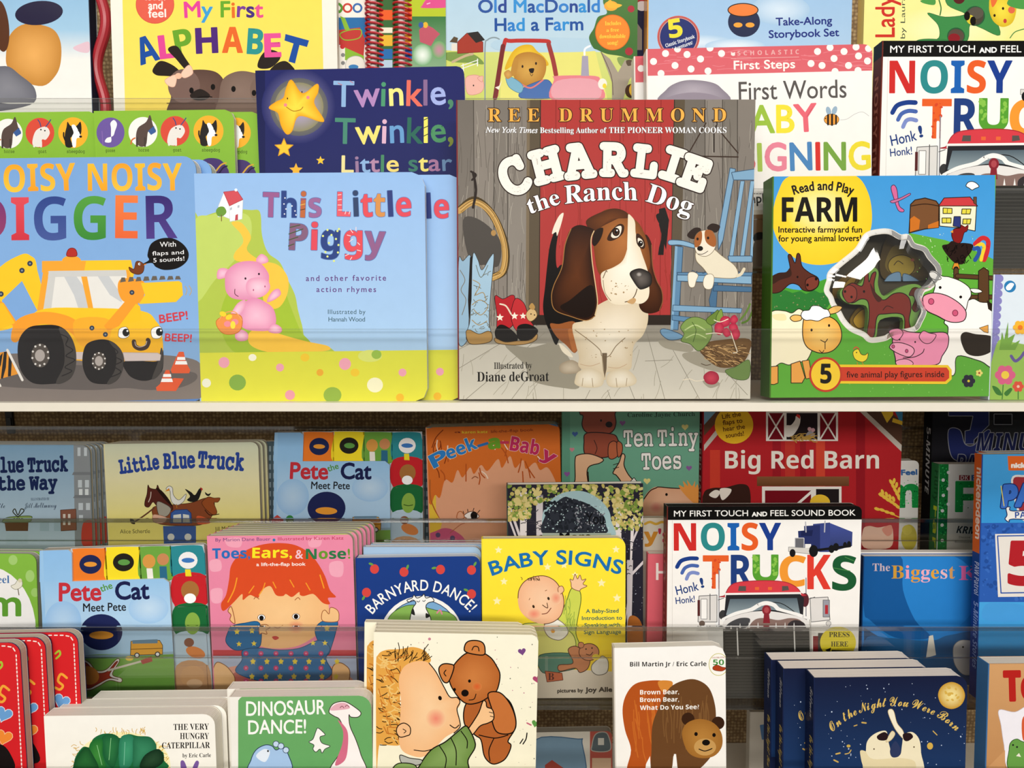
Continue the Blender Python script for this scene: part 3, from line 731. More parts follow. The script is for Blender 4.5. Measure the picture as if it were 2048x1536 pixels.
PIGGY = '''
P 96bdec/b4d4f2 380,330 860,330 860,820 380,820
S b4c852 385,445 400,436 430,425 460,418 500,420 520,424 524,470 536,505 560,525 576,560 590,590 596,620 604,650 612,680 640,690 666,700 660,720 385,720
S c3d76b 388,450 420,430 470,424 500,436 500,480 470,520 430,560 390,600
S a5c23c 470,560 520,540 560,560 580,610 600,660 620,700 480,710 440,640
P fff:cfd4dc:1 437,412 448,385 472,408 470,442 446,432 436,434
P fdfdfb:cfd4dc:1 458,410 486,400 484,438 460,443
P d4525c:a83a46:1 447,384 474,381 486,399 459,412
E fff 3 3 472,380
P c34a54 471,430 476,428 476,440 470,441
P b5becb 460,416 464,414 464,419 460,421
P b5becb 475,411 479,410 479,415 475,416
S 6f9c3e 432,422 438,414 448,414 453,424 446,432 436,432
L 7a5a35 1.6 443,430 443,442
S fbc94a 463,446 480,444 494,458 502,476 494,500 520,520 556,530 576,556 574,590 556,616 530,610 520,560 500,530 470,520 470,505 486,486 482,468
S fbc94a 500,664 530,656 560,668 610,682 656,692 650,702 560,706 520,700 498,686
P dfe04a/eeea4c 380,706 860,700 860,820 380,820
E dfe67a 24 12 740,712
E f4a9bf 11 11 448,725
E 8cb44e 17 16 475,765
E f6f6e4 9 9 413,766
E f4a9bf 12 12 690,728
E 9cc04e 10 9 753,709
E fdfbe6 8 7 505,715
E f7c23a 8 8 800,795
E f1a3b8 10 10 580,790
E fdf9d8 16 15 750,770
E 9cbc4e 18 16 665,790
E f7cf3a 9 8 710,745 610,715
E f4a9bf 8 8 805,745 560,735
E f3b23a 7 7 640,745
F f9c9dd e994b8 512,520 522,508 534,514 536,524 520,528
F f9c9dd e994b8 434,556 436,540 446,536 458,540 456,552 442,558
F f7c3d8 e38fb4 450,560 452,545 470,528 495,522 520,526 536,545 538,560 534,580 515,596 490,600 464,596 452,582
F f7c3d8 e48fb5 480,620 486,606 510,596 534,606 548,620 552,645 540,660 515,662 490,658 476,642
F f9cbdd e48fb5 538,592 548,580 558,578 562,588 554,596 544,602 534,604
F f9cbdd e48fb5 486,660 496,668 494,680 478,682 470,674 474,662
F f9cbdd e48fb5 544,648 556,650 564,658 560,666 544,666 536,660
F f9cfe0 e89ab9 476,606 490,600 490,616 476,634 462,640 458,634 466,620
F fbd3e2 ea9dbd 492,570 500,558 520,555 536,562 540,576 530,590 512,596 496,588
E b5557e 1.3 2 507,580 530,573
E 3a2230 2 2.4 491,557 518,548
C 5a2a3a 1.4 470,578 470,588 477,593
S ee9550:c9702c:1.2 434,640 460,628 482,632 484,652 474,666 450,668 436,656
C f0a564 2 438,640 450,626 470,624 484,640
E f6d63a 7 5 446,628,20 458,634,-30
E ef8f9a 7 6 455,648 470,644
E f7e04a 5 8 466,650
T b 9c5f92,2f4585,c06a40,9c6a9c 526,434 642,434 49 f1 j3 o5a7eb8:1 "This
T b e8606c,35466a,e6525c,d99450,32407e,e24f5e 675,433 822,432 48 f1 j3 o5a7eb8:1 "Little
T b 86627e,e24f5e,2f4585,e6525c,94638f 579,499 770,503 52 f1.5 j3 o5a7eb8:1 "Piggy
E fff 1.4 1.4 570,396 568,408 572,418 584,412 590,422 569,428 592,430
E e4ef8a 2.2 2.2 655,460 663,470 675,462 672,478 658,486 677,490 676,505 655,513 668,522 651,504 678,458 646,472
L fbe0e2 1.4 700,458 706,466
L fbe0e2 1.4 694,470 702,472
L fbe0e2 1.4 698,484 706,478
L fbe0e2 1.4 712,454 712,462
L fbe0e2 1.4 715,485 720,490
L fbe0e2 1.4 714,500 722,502
L fbe0e2 1.4 700,520 704,514
L fbe0e2 1.4 690,512 698,508
L f6d9da 1.5 676,390 682,389
L f6d9da 1.5 676,400 683,399
L f6d9da 1.5 676,410 683,410
L f6d9da 1.5 677,420 684,420
L f6d9da 1.5 690,428 692,422
L f6d9da 1.5 698,428 700,422
L 4a5a3a 2 580,455 600,450
L 4a5a3a 2 578,468 606,458
L 4a5a3a 2 578,480 596,474
L 4a5a3a 2 577,492 588,488
L 7a4a8a 1.6 602,400 612,398
L e2b85a 1.6 601,410 610,408
L 5a3a2a 1.6 601,420 610,418
T s 6a4a88 612,562 772,561 11 f.4 k "and other favorite
T s 6a4a88 633,584 752,584 11 f.4 k "action rhymes
T s 3c5a64 656,628 731,628 9 k "Illustrated by
T s 3c5a64 657,643 730,643 9 k "Hannah Wood
'''
book('piggy', 'board_book', U1, (388, 347), (849, 344), 804, .0105, 'a5c9ef', PIGGY, 'pale blue board book of a pink pig with a basket, front copy', r=.011, seg=2, page='d6e2ee', group='pale blue pig books', side='8fb6e2')
copy_book('piggy', 'second pale blue pig book, mostly hidden behind the front copy', dx=.0318, depth=.0112, group='pale blue pig books')
copy_book('digger', 'second yellow digger board book, barely showing behind the first one', dx=.0085, depth=.0126)

FH = [(1733,471),(1760,463),(1781,464),(1800,474),(1816,474),(1826,490),(1848,498),(1859,514),(1875,533),(1877,551),(1861,573),(1845,581),(1840,597),(1848,621),(1840,642),(1829,658),(1794,666),(1778,672),(1768,677),(1741,680),(1727,669),(1703,658),(1687,642),(1677,624),(1666,608),(1661,594),(1653,581),(1658,562),(1661,546),(1682,527),(1714,500)]
fh = ' '.join('%d,%d' % p for p in FH)
book('farm', 'boxed_set', U1, (1548, 353), (1992, 350), 794, .024, '62ad3c', '''
P 3f98da/58a8e2 1530,340 1990,340 1990,520 1960,505 1890,480 1820,466 1810,474 1800,470 1781,460 1760,459 1733,467 1714,496 1682,523 1657,546 1654,562 1653,568 1600,590 1530,580
S 4a9f34 1530,572 1600,580 1640,562 1660,558 1652,582 1660,606 1600,620 1530,640
P 2f7a34 1530,596 1545,582 1556,586 1570,580 1585,586 1600,582 1612,588 1628,580 1640,586 1652,584 1662,604 1650,622 1530,640
X 8a8a5a 1.6 24 1545,590 1655,618
X 79c24e 1.2 60 1830,470 1980,640
X 86c95c 1.3 80 1690,680 1975,790
C d8e8c0 1.4 1860,478 1862,484
X e6f0d0 1.2 30 1840,460 1975,560
P 7a5030:2a1c12:2 1821,409 1830,400 1850,396 1872,402 1878,410 1877,455 1850,458 1818,466
C 3a2415 2 1822,412 1850,408 1878,412
P cf7426 1820,438 1828,432 1840,440 1838,458 1820,464
P cf7426 1856,450 1866,446 1877,442 1877,455 1856,457
P f3efcf:2a1c12:1.6 1879,412 1953,412 1950,462 1920,456 1879,452
P cf3f44:2a1c12:1.6 1877,412 1888,396 1940,394 1955,412
P 6a4a35:2a1c12:1 1947,394 1953,394 1953,410 1947,406
P e6d84a:222:1.6 1886,416 1904,417 1904,427 1886,427
P e6d84a:222:1.6 1924,418 1942,418 1940,428 1923,428
P e6d84a:222:1.6 1884,436 1902,436 1902,446 1884,446
P e6d84a:222:1.6 1926,438 1942,438 1940,448 1925,448
P 2f3a7a:222:1.4 1908,433 1921,433 1921,455 1906,452
L 222 1 1895,417 1894,427
L 222 1 1933,418 1932,428
L 222 1 1893,436 1893,446
L 222 1 1934,438 1933,448
S fff:2a2a2a:1.6 1932,372 1936,365 1944,363 1952,366 1958,373 1950,377 1944,380 1938,376
S d86a9c:4a2a4a:1.4 1782,376 1788,370 1794,380 1798,410 1808,420 1805,424 1796,420 1788,398
S c8709c:4a2a4a:1.2 1781,402 1800,396 1818,387 1820,390 1800,401 1786,406
F ffe03a f9cf2a 1545,430 1556,385 1580,352 1660,346 1712,352 1736,385 1744,430 1738,470 1716,500 1682,522 1640,530 1600,522 1565,495 1548,462
R fdf2b0 fdda3a 1640,420 70 55
A s 1b1a18 1646,560 180 109 71 18 f1.4 "Read and Play
T b 15130f 1564,443 1714,443 48 f1 "FARM
T s 15130f 1557,465 1724,465 12 f.7 "Interactive farmyard fun
T s 15130f 1557,483 1722,482 12 f.7 "for young animal lovers!
S 5a2c20:20120c:1.6 1540,560 1556,548 1570,546 1580,538 1576,512 1582,510 1590,526 1594,508 1600,510 1604,532 1618,545 1636,556 1636,572 1622,582 1606,580 1596,570 1580,568 1560,584 1540,584
S 3a1f15 1540,556 1556,546 1572,544 1580,536 1582,552 1560,560 1545,568
E 1a0e0a 2 2.4 1595,554
S 7d3a2c:20120c:1.4 1612,560 1626,553 1637,560 1634,574 1620,581 1612,576
E 1a0e0a 2.6 3 1632,558 1615,570
S 8a1f1f:2a0c0c:1.2 1903,470 1908,458 1920,456 1922,450 1930,454 1936,450 1934,462 1928,466 1922,484 1910,486
P e8a23a 1906,466 1900,464 1906,460
S 2a1b17 1884,492 1896,488 1904,482 1916,486 1930,486 1946,490 1942,504 1932,516 1926,528 1910,526 1894,510
K 120b09 1.4 9 34 1888,488 1938,522 100 60
P e0902f:3a2010:1 1908,526 1916,526 1920,538 1904,538
C cf2f34 9 1950,488 1964,476 1976,482 1974,504 1968,520
C f0d23a 7 1952,494 1962,488 1968,494 1964,510 1962,520
C 2f55a0 8 1948,498 1956,496 1958,506 1950,520
L 241a14 11 1912,538 1912,575
L 5c3f27 8 1912,540 1912,575
L 241a14 10 1914,552 1985,556
L 5c3f27 7 1914,552 1985,556
L 241a14 10 1930,594 1985,594
L 5c3f27 7 1930,594 1985,594
P 5c3f27:241a14:1.6 1957,542 1967,535 1977,542 1978,615 1956,612
S n:eee9de:11 %s
S n:fbf9f4:6 %s
S fdfaf3:22201c:1.6 1938,600 1960,604 1990,620 1990,730 1960,722 1915,712 1910,745 1900,750 1872,728 1878,700 1892,680 1896,655 1890,640
S 2b2118 1921,672 1930,664 1950,668 1985,674 1985,700 1960,712 1935,708 1924,690
P 2b2118 1973,600 1990,612 1990,628 1976,618
P e2a14a:22201c:1 1958,656 1976,650 1976,666 1968,664
S fdfaf3:22201c:1.6 1859,543 1870,542 1884,552 1898,554 1920,562 1938,575 1942,590 1936,602 1928,625 1900,636 1872,610 1866,590 1870,570 1862,556
S fdfaf3:22201c:1.4 1858,546 1868,544 1882,556 1874,560 1862,556
S fdfaf3:22201c:1.4 1940,578 1956,578 1964,584 1948,586
S ef9ab0:22201c:1.8 1845,600 1850,590 1870,586 1895,592 1920,608 1932,625 1926,642 1900,644 1875,632 1852,620
E d0577a:7a2a44:1.4 5.5 6 1862,603 1910,626
E 1a1512 3 3 1880,575 1921,594
S ee93b4:2a1820:1.8 1785,676 1800,660 1820,664 1852,666 1892,666 1896,690 1884,712 1870,730 1800,728 1790,714
S ee93b4:2a1820:1.4 1778,662 1796,657 1806,666 1796,680 1784,676
S ee93b4:2a1820:1.4 1838,674 1846,662 1858,666 1872,670 1862,685 1848,686
S f3a3bf:2a1820:1.6 1779,694 1786,686 1804,686 1824,694 1828,704 1818,714 1798,708 1784,700
E c9527f:5a2038:1.2 3 3.6 1786,693 1813,702
E 1a1512 1.6 2 1799,679 1830,684
C 2a1820 1.6 1806,716 1828,714 1844,706 1848,698
S f3a3bf:2a1820:1.4 1792,722 1812,718 1826,726 1818,734 1796,732
S fdf3d2:2a231a:1.6 1536,640 1546,622 1570,622 1584,626 1600,618 1620,640 1626,680 1624,700 1612,722 1594,724 1578,730 1562,726 1548,734 1535,730
S f2e6b0 1545,630 1568,628 1572,640 1552,640
P f0a850:2a1c10:1.6 1536,734 1556,732 1556,766 1548,769 1535,768
P f0a850:2a1c10:1.6 1582,728 1600,722 1610,755 1604,766 1582,766
P f0a850:2a1c10:1.4 1604,722 1618,720 1624,755 1612,758
F f8cf78 efb050 1606,645 1612,632 1630,628 1660,634 1676,646 1683,665 1680,685 1664,702 1640,706 1616,696 1606,676
S n:2a1c10:1.8 1606,645 1612,632 1630,628 1660,634 1676,646 1683,665 1680,685 1664,702 1640,706 1616,696 1606,676
S f4c068:2a1c10:1.5 1580,636 1588,630 1602,632 1602,640 1588,643
S f4c068:2a1c10:1.5 1656,620 1670,612 1684,614 1676,624 1660,628
S fff:2a231a:1.5 1602,632 1606,622 1618,620 1624,612 1638,612 1648,618 1656,620 1660,632 1648,636 1636,642 1622,640 1610,640
E 2a1c10 2.2 3 1623,660 1658,651
C 2a1c10 1.6 1641,680 1650,684 1655,678
L 2a1c10 1.5 1650,684 1650,698
C 2a1c10 1.4 1638,700 1644,705 1648,700
S f8dc3a:4a3410:1.2 1706,704 1716,698 1722,708 1730,710 1736,706 1734,718 1724,724 1710,718
C d84a3a 2 1707,698 1712,694 1718,698
E 222 1.3 1.3 1713,705
C c9862a 1.4 1714,724 1716,732
C c9862a 1.4 1724,724 1728,732
P f6cf32:f6cf32:2 1650,730 1895,731 1902,740 1902,758 1892,767 1650,766
P d4432b 1650,734 1893,735 1898,742 1898,756 1890,763 1650,762
E fbd23a:c83f2a:4 31 33 1651,749
T b 15130f 1641,766 1662,766 38 f1.5 "5
T s 2a0f0a 1693,755 1888,754 12 f.3 "five animal play figures inside
W 2a2838 13 6 1937,762
E e8c83a 2.4 2.4 1937,762
W f0e07a 7 5 1958,746
E b3372a 2 2 1958,746
''' % (fh, fh), 'blue and green boxed farm set with a clear window showing a toy', style='box', page='4f7a2c', spine='4a7428', back='4a4436', hole=FH, mtl='gloss')
book('meadow', 'board_book', U1, (1990, 549), (2180, 550), 800, .012, 'dfe9f2', '''
P 8b86c4 1980,540 2000,540 1986,810 1970,810
E 8b86c4 8 8 1999,557 1998,572 1997,587 1996,602 1995,617 1994,632 1993,647 1992,662 1991,677 1990,692 1989,707 1988,722 1987,737 1986,752 1985,767 1984,782 1983,797
X a9a5da 1.2 60 1976,550 1996,800
E 2f7fb8 12 12 2020,573
S fff 2012,574 2020,566 2028,568 2024,576 2020,580 2014,580
S 9ac25a 1992,690 2020,684 2060,690 2100,684 2100,810 1980,810
P 7aa848 1998,700 2004,664 2008,680 2016,644 2016,676 2030,668 2022,690 2040,680 2030,700
W f6b83a 14 6 2040,655
E e87a2a 5 5 2040,655
C 6a5a9c 6 2022,712 2030,722 2040,716 2048,705
W e0648e 20 6 2010,750
E f6d24a 8 8 2010,750
W e0553f 11 6 2036,773
E f3c6b0 3 3 2036,773
C 3f7a35 2 2006,770 2004,798
C 3f7a35 2 2036,782 2036,798
S 3f7a35 1984,772 1996,776 2004,790 1992,788
S 3f7a35 2008,786 2020,776 2024,780 2014,792
''', 'pale book with a lilac gingham edge and garden flowers, beside the boxed farm set', d=.008, mtl='gloss')
# the little figures inside the window of the boxed farm set
FB = BOOKS['farm']
def figure(name, pts, depth, thick, art, rim, label, cat='toy figure'):
    """a chunky card figure standing inside the box; the outline is worked out on a plane `depth` behind the box front"""
    row = FB['row']; fm = FB['inv']
    def mp(p): q = fm @ row.hit(p[0], p[1], depth); return (q.x, q.z)
    o = [mp(p) for p in spline(pts, True, 4)]
    ar = sum(o[i][0]*o[(i+1) % len(o)][1]-o[(i+1) % len(o)][0]*o[i][1] for i in range(len(o)))
    if ar < 0: o.reverse()
    mb = MB(); c = hx(rim)
    for t in tess([o]):
        if (t[1][0]-t[0][0])*(t[2][1]-t[0][1])-(t[1][1]-t[0][1])*(t[2][0]-t[0][0]) < 0: t = t[::-1]
        mb.face([(x, depth, z) for x, z in t], c); mb.face([(x, depth+thick, z) for x, z in t[::-1]], c)
    for i in range(len(o)):
        p, q = o[i], o[(i+1) % len(o)]; mb.face([(p[0], depth, p[1]), (p[0], depth+thick, p[1]), (q[0], depth+thick, q[1]), (q[0], depth, q[1])], c)
    A = Art(); A.parse(art); xs = [p[0] for p in o]; zs = [p[1] for p in o]
    lay(mb, A, mp, [(min(xs), min(zs)), (max(xs), min(zs)), (max(xs), max(zs)), (min(xs), max(zs))], depth)
    ob = mb.build(name, M['gloss']); ob.matrix_basis = FB['o'].matrix_basis.copy(); return tag(ob, label, cat, 'toy figures inside the boxed farm set')
figure('toy_figure', [(1722,566),(1730,540),(1748,535),(1757,545),(1756,570),(1768,592),(1800,575),(1830,568),(1848,580),(1850,610),(1836,632),(1832,670),(1806,670),(1804,636),(1760,640),(1752,675),(1732,680),(1736,640),(1732,612),(1700,608),(1682,596),(1684,578)], .006, .006, '''
S 7f3027:24120e:1.8 1724,572 1730,550 1736,545 1738,564 1744,548 1752,545 1748,568 1752,590 1768,600 1786,588 1804,586 1818,596 1822,616 1818,640 1822,664 1810,664 1806,630 1770,628 1754,634 1748,672 1734,672 1738,636 1736,604 1722,598 1704,606 1688,596 1686,580 1704,566
S 4a2018 1740,566 1752,586 1764,598 1756,604 1746,590
S 5a2a1e:24120e:1.4 1818,590 1826,576 1840,580 1842,610 1832,624 1824,616 1830,600 1826,592
S 8f3c30:24120e:1.4 1686,580 1698,570 1712,578 1712,598 1698,606 1688,596
E 1a0e0a 2.4 2.8 1690,583 1703,594 1728,583
C 3a1812 1.6 1766,620 1774,612 1786,616
''', '74a048', 'brown donkey toy figure behind the clear window of the boxed farm set')
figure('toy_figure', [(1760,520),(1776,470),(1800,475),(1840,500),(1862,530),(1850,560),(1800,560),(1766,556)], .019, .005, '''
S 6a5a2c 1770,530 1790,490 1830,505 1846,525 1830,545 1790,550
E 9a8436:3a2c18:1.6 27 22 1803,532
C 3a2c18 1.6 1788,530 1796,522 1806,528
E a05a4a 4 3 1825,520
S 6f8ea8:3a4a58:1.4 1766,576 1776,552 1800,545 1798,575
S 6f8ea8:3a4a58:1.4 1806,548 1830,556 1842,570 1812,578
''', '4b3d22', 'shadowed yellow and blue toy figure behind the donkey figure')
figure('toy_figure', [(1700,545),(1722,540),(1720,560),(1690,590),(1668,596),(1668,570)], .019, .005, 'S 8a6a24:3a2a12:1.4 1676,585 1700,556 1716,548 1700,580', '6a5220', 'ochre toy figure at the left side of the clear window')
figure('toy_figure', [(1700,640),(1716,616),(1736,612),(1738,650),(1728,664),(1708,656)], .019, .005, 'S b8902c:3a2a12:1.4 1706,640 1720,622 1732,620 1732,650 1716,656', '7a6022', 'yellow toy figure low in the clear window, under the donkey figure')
# clear bulging film over the window: a part of the boxed set
hp = [FB['mapf'](p) for p in spline(FH, True, 4)]; cx = sum(p[0] for p in hp)/len(hp); cz = sum(p[1] for p in hp)/len(hp); mb = MB()
rings = [[(cx+(x-cx)*k, -h, cz+(z-cz)*k) for x, z in hp] for k, h in ((1.03, .0014), (.93, .0034), (.75, .0052), (.5, .0062), (.25, .0066))]
for a, b in zip(rings, rings[1:]):
    for i in range(len(a)): j = (i+1) % len(a); mb.face([a[i], a[j], b[j], b[i]], (1, 1, 1))
mb.face(rings[-1], (1, 1, 1)); mb.build('window_film', M['film'], FB['o'], True)
# ================================================================== UPPER RACK, second row
GREEN = '''
P 8cbc3e/84b43c -150,200 480,200 480,420 -150,420
E 6f5aa0 28 30 221,265
S f4eff4 221,246 228,240 234,248 230,262 226,272 214,276 210,284 222,284 222,270 222,256
L 8a6ab0 1.4 204,262 206,292
E f3f0ea 29 30 286,264
S 5a4a44 276,256 292,244 300,230 306,250 312,262 304,268 296,264 292,290 278,292 272,276
P 3f5f98 296,262 308,252 312,264 302,270
L 4a3f3a 4 274,276 274,292
L 4a3f3a 4 290,276 290,292
C d0703c 3 270,276 264,280 262,288
E d9503e 29 30 350,262
S e9e3dc 344,256 362,250 370,262 362,276 354,276 352,290 336,288 336,272
L e9e3dc 4 338,280 338,290
L e9e3dc 4 352,280 352,290
C 3a4f80 2 352,250 350,242 346,236
C 3a4f80 2 362,250 368,242 372,236
E 222 1.6 1.6 360,258 352,256
E f3b233 30 31 417,262
S 2a2624 404,250 406,240 412,248 424,248 432,240 434,256 430,268 412,272 416,290 402,290 400,268
S fff 414,248 422,248 432,270 424,274 422,290 416,290 414,272 418,262
E 222 1.4 1.4 412,256 428,258
E 222 3 2.4 432,270
C 2a2624 3 402,280 398,270 398,262
T m 2c331e 211,304 230,304 6 "goose
T m 2c331e 277,303 298,303 6 "horse
T m 2c331e 346,303 363,303 6 "goat
T m 2c331e 404,303 440,303 6 "sheepdog
S 4a3a70 396,350 402,324 420,316 444,322 456,350
C d8a83a 3 430,345 442,330 452,326
C 2a2040 3 436,350 446,336 454,332
'''
book('green', 'board_book', U2, (190, 222), (467, 219), None, .006, '8abb3d', GREEN, 'green book with four round animal pictures, just left of the dark blue star book', r=.008, seg=2, group='green animal picture books', side='f2f0e0')
b_ = BOOKS['green']
copy_book('green', 'second green animal book, just its right edge beside the dark blue star book', dx=.0225, depth=.0075, group='green animal picture books')
copy_book('green', 'green animal picture book at the far left above the digger', dx=-.1285, depth=.0068, up=.0017, group='green animal picture books')
STARP = '583,160 605,187 634,168 636,184 628,206 647,238 640,243 598,232 584,262 573,268 562,250 556,226 538,216 552,204 567,196 572,178'
book('stars', 'board_book', U2, (513, 141), (928, 132), None, .010, '252a60', '''
P 262a66/20265a 505,130 940,130 940,520 505,520
P 1c2050 513,140 530,140 531,500 515,500
R 7a78a8 262a64 597,212 74 76
R 9a9660 5f5f66 598,214 58 58
R b3a6cc 8f8a66 598,214 49 49
F ffe24a f4ac1e %s
S n:e8a020:1.2 %s
E 3a2a10 1.3 2 575,197 604,184
E f08a90 3.5 3.5 571,210 616,195
C b07a1a 1.6 573,214 586,222 600,220 606,214
* f6c83a:d99a20:1.5 19 568,296
* f6b83a 14 592,340
* f6c83a 9 641,321
T s 8fb4de,b58abf,4f9a72,f2ea8a,e8705f,8a6a94,a6b4ea,4f8a6a 668,214 905,209 50 f2 j3 "Twinkle,
T s 4a8a74,f2e27a,e0b4cc,6a9fd0,2f6a5a,f2ea6a,4f9264,7f8a3a 671,288 905,284 50 f2 j3 "Twinkle,
T s efe09a,9a7a9c,8fb4de,b58aa8,4a8a64,f0d87a,3f7a68,efe07a,a8789c,6a8ab0 684,345 904,341 33 f1.4 j2 "Little star
L c07a8a 1.5 676,166 684,170
L c07a8a 1.5 700,162 706,166
L 3a3a20 1.6 848,240 856,236
L 3a3a20 1.6 848,256 856,252
L 3a3a20 1.6 848,272 856,268
''' % (STARP, STARP), 'dark blue board book with a big smiling yellow star behind the pale blue pig books', r=.007, seg=3, spine='1c2150', page='e8e4d8')
book('signing', 'board_book', U2, (1295, 98), (1745, 88), None, .016, 'f7f4ef', '''
P f9f6f2/f2ede4 1285,80 1760,80 1760,520 1285,520
P d9636c/dd6a72 1285,98 1752,86 1752,141 1285,152
K e58088 1.4 40 40 1300,100 1740,142 0 6
E f9f4ef 7 7 1307,123 1350,131 1382,138 1331,107 1374,109 1401,118 1416,142 1322,147 1443,107 1635,103 1668,117 1688,103 1717,112 1622,127 1644,131 1697,131 1716,141 1735,122 1737,97 1355,98 1420,96 1660,95 1712,94 1670,143
T b e9b4b2 1475,111 1598,108 9 k "SCHOLASTIC
P f6e6e0 1462,104 1466,106 1470,104 1470,111 1466,112 1462,110
L e9b4b2 1 1462,117 1598,114
T s fbf6ee 1468,139 1590,136 17 f.8 "First Steps
F b4aab4 8d8490 1322,205 1332,180 1352,166 1380,160 1420,164 1442,176 1455,205
E 978c98 70 30 1388,215
T s 5a5654 1478,200 1693,195 36 f.5 "First Words
T s e86a78,9cc043,f0e03e 1465,268 1634,262 54 f3 j3 "BABY
T s e8606a,a8c454,e8869a,4f86bc,d8362f,7aa445,ecd83a 1484,342 1740,338 54 f3.5 j2 "SIGNING
E 9ab4c8 5 9 1657,222,-15 1669,221,20
E f0a040:6a4a20:1 15 11 1663,239
L 2a221c 4 1656,230 1656,249
L 2a221c 4 1664,229 1664,250
L 2a221c 3.5 1672,231 1672,248
E 1a1410 1.4 1.4 1651,237
C c0c0c0 1 1680,240 1694,238 1710,228 1725,224 1738,232
T s 3a3a3a 1480,408 1540,404 18 f1 "simple
P e2d8c4 1480,420 1548,420 1548,450 1480,450
P 8a6a4a 1490,430 1548,428 1548,470 1490,474
E 2a2624 14 12 1520,476
S 6a5a4a 1505,500 1520,480 1545,490 1548,640 1500,640
''', 'white board book with a red polka dot band and a bee, behind the hound book', r=.008, seg=4, spine='ece6dc', page='e6ddd0')
copy_book('signing', 'second polka dot band book, a sliver showing left of the first copy', dx=-.0085, depth=.0172)
# ================================================================== UPPER RACK, back row
book('pup', 'picture_book', U3, (-170, -140), (172, -140), None, .015, '7fb0d8', '''
P 5f9ccf/a4cbe6 -180,-150 200,-150 200,60 -180,60
P a4cbe6/f4f2ec -180,60 200,60 200,120 -180,120
P f4f2ec -180,120 200,120 200,300 -180,300
S e6c4d0 146,96 160,88 178,84 178,104 160,104
F efb060 c98a3c 12,110 20,70 50,48 100,55 120,80 122,120 112,150 85,172 40,160 16,136
E 241f3c 48 24 78,26,-6
F 8a8a92 6a6a74 -40,150 10,132 40,150 70,178 60,210 -40,220
E 5a3420 16 52 2,52,-6
''', 'picture book with a sky blue cover fading to white, at the upper left corner', page='1a2038', back='1a2038', style='board', mtl='shiny')
book('alphabet', 'board_book', U3, (221, -70), (672, -70), None, .012, 'f4efe2', '''
P fbe05a/fce26c 243,-80 642,-80 650,300 252,300
E e5624e:d04f3c:1 38 38 310,9
T s fbeee6 297,18 325,18 15 f1 j3 "and
T s fbeee6 297,35 332,34 16 f1 j3 "feel
T s fbeee6 288,0 330,0 16 f1 j3 "touch
T s e3459a,3fa0d8,67a92e,e8702a,7a3f98,4a2f80,e8548f 369,35 526,34 31 f2 j4 "My First
T b 1f4fa0 282,130 320,118 52 f2 "A
T b e34b96 321,118 355,114 46 f2 "L
T b 6aa52e 354,113 388,107 52 f1 "P
T b 4f2a78 393,107 436,105 50 f2 "H
T b e86a2e 445,105 485,105 50 f2 "A
T b 2f9490 494,107 524,109 50 f2 "B
S 2a221e 305,140 320,122 345,130 362,146 352,152 330,152 312,150
S 2a221e 336,100 344,92 356,94 370,115 382,135 372,140 352,118
S 2a221e 516,135 520,115 535,100 556,104 560,118 540,136
S 2a221e 540,145 552,128 570,122 584,132 586,142
T b e8549a 530,114 562,113 46 f2 "E
P 1f4fa0 571,68 618,81 614,94 599,90 590,127 577,123 587,87 569,81
F 6e544a 5c443c 342,196 345,160 375,142 415,140 440,150 455,180 458,230 342,230
E 7a6058 32 34 368,172
F 8b7468 7a6358 438,196 445,160 470,144 500,144 530,160 540,230 438,230
E 7c665a 30 32 530,180
S 2a221e 380,190 400,178 420,190 410,200 390,200
E 14100e 4.5 6 383,181 426,174 467,178 508,186
C 14100e 2 395,195 410,193 424,194
S f6cdb4:dca890:1 330,160 352,150 350,172 338,172
S f6cdb4:dca890:1 362,148 378,130 386,146 370,156
E f4bfa2 7 6 357,152
''', 'yellow board book with two mole heads and colourful hand-cut letters', page='ece6da', mtl='gloss')
RING = []
def coil_book(key, tl, tr, art, label, x0, x1, ys, d, group):
    book(key, 'spiral_book', U3, tl, tr, None, .007, 'f0ebe0', art, label, d=d, group=group)
    B_ = BOOKS[key]; fm = B_['inv']; mb = MB(); q0 = B_['mapf']((x0, ys[0])); q1 = B_['mapf']((x1, ys[0])); r = (q1[0]-q0[0])/2; cx = q0[0]+r
    for y in ys:
        z = B_['mapf']((x0, y))[1]; mb.tube([(cx+r*math.cos(a*.3142), .003-r*.75*math.sin(a*.3142), z-.0012*math.cos(a*.3142)) for a in range(20)], .0011, (1, 1, 1), 7, True)
    mb.build('spiral_binding', M['red_wire'], B_['o'], True)
    mb = MB(); zt = B_['mapf']((x0, ys[0]))[1]; mb.tube([(cx-r*.1, .0012, zt+.01), (cx-r*.1, .0012, zt-.16)], r*.4, hx('d9d2cc'), 12)
    mb.build('spine_tube', M['matte'], B_['o'], True)
YS = list(range(-52, 150, 10))
book('stickers', 'activity_book', U3, (672, -60), (760, -60), None, .006, 'f2ede2', '''
P 2f6fa8 677,35 760,35 760,90 677,90
S n:5a9a3a:5 672,12 678,8 684,16 678,24
E n:c8453a:4 8 8 695,16
E n:3f6fb0:4 8 8 715,16
P c04038 677,60 720,55 730,80 727,115 677,88
P 8ab83a 680,32 690,36 700,60 690,60
S n:8ab83a:2 680,68 700,60 722,60 718,76 690,80
P 8ab83a 690,95 728,112 728,130 690,120
E c8353a 5 5 685,93
E 8a8a88 4 4 686,110 686,126 710,122
S e8e2d6:aaa:1 694,120 710,112 726,118 728,140 694,140
E 3f7fb8 10 5 707,134
''', 'white sticker activity book with a red helicopter, right of the yellow alphabet book', d=.010)
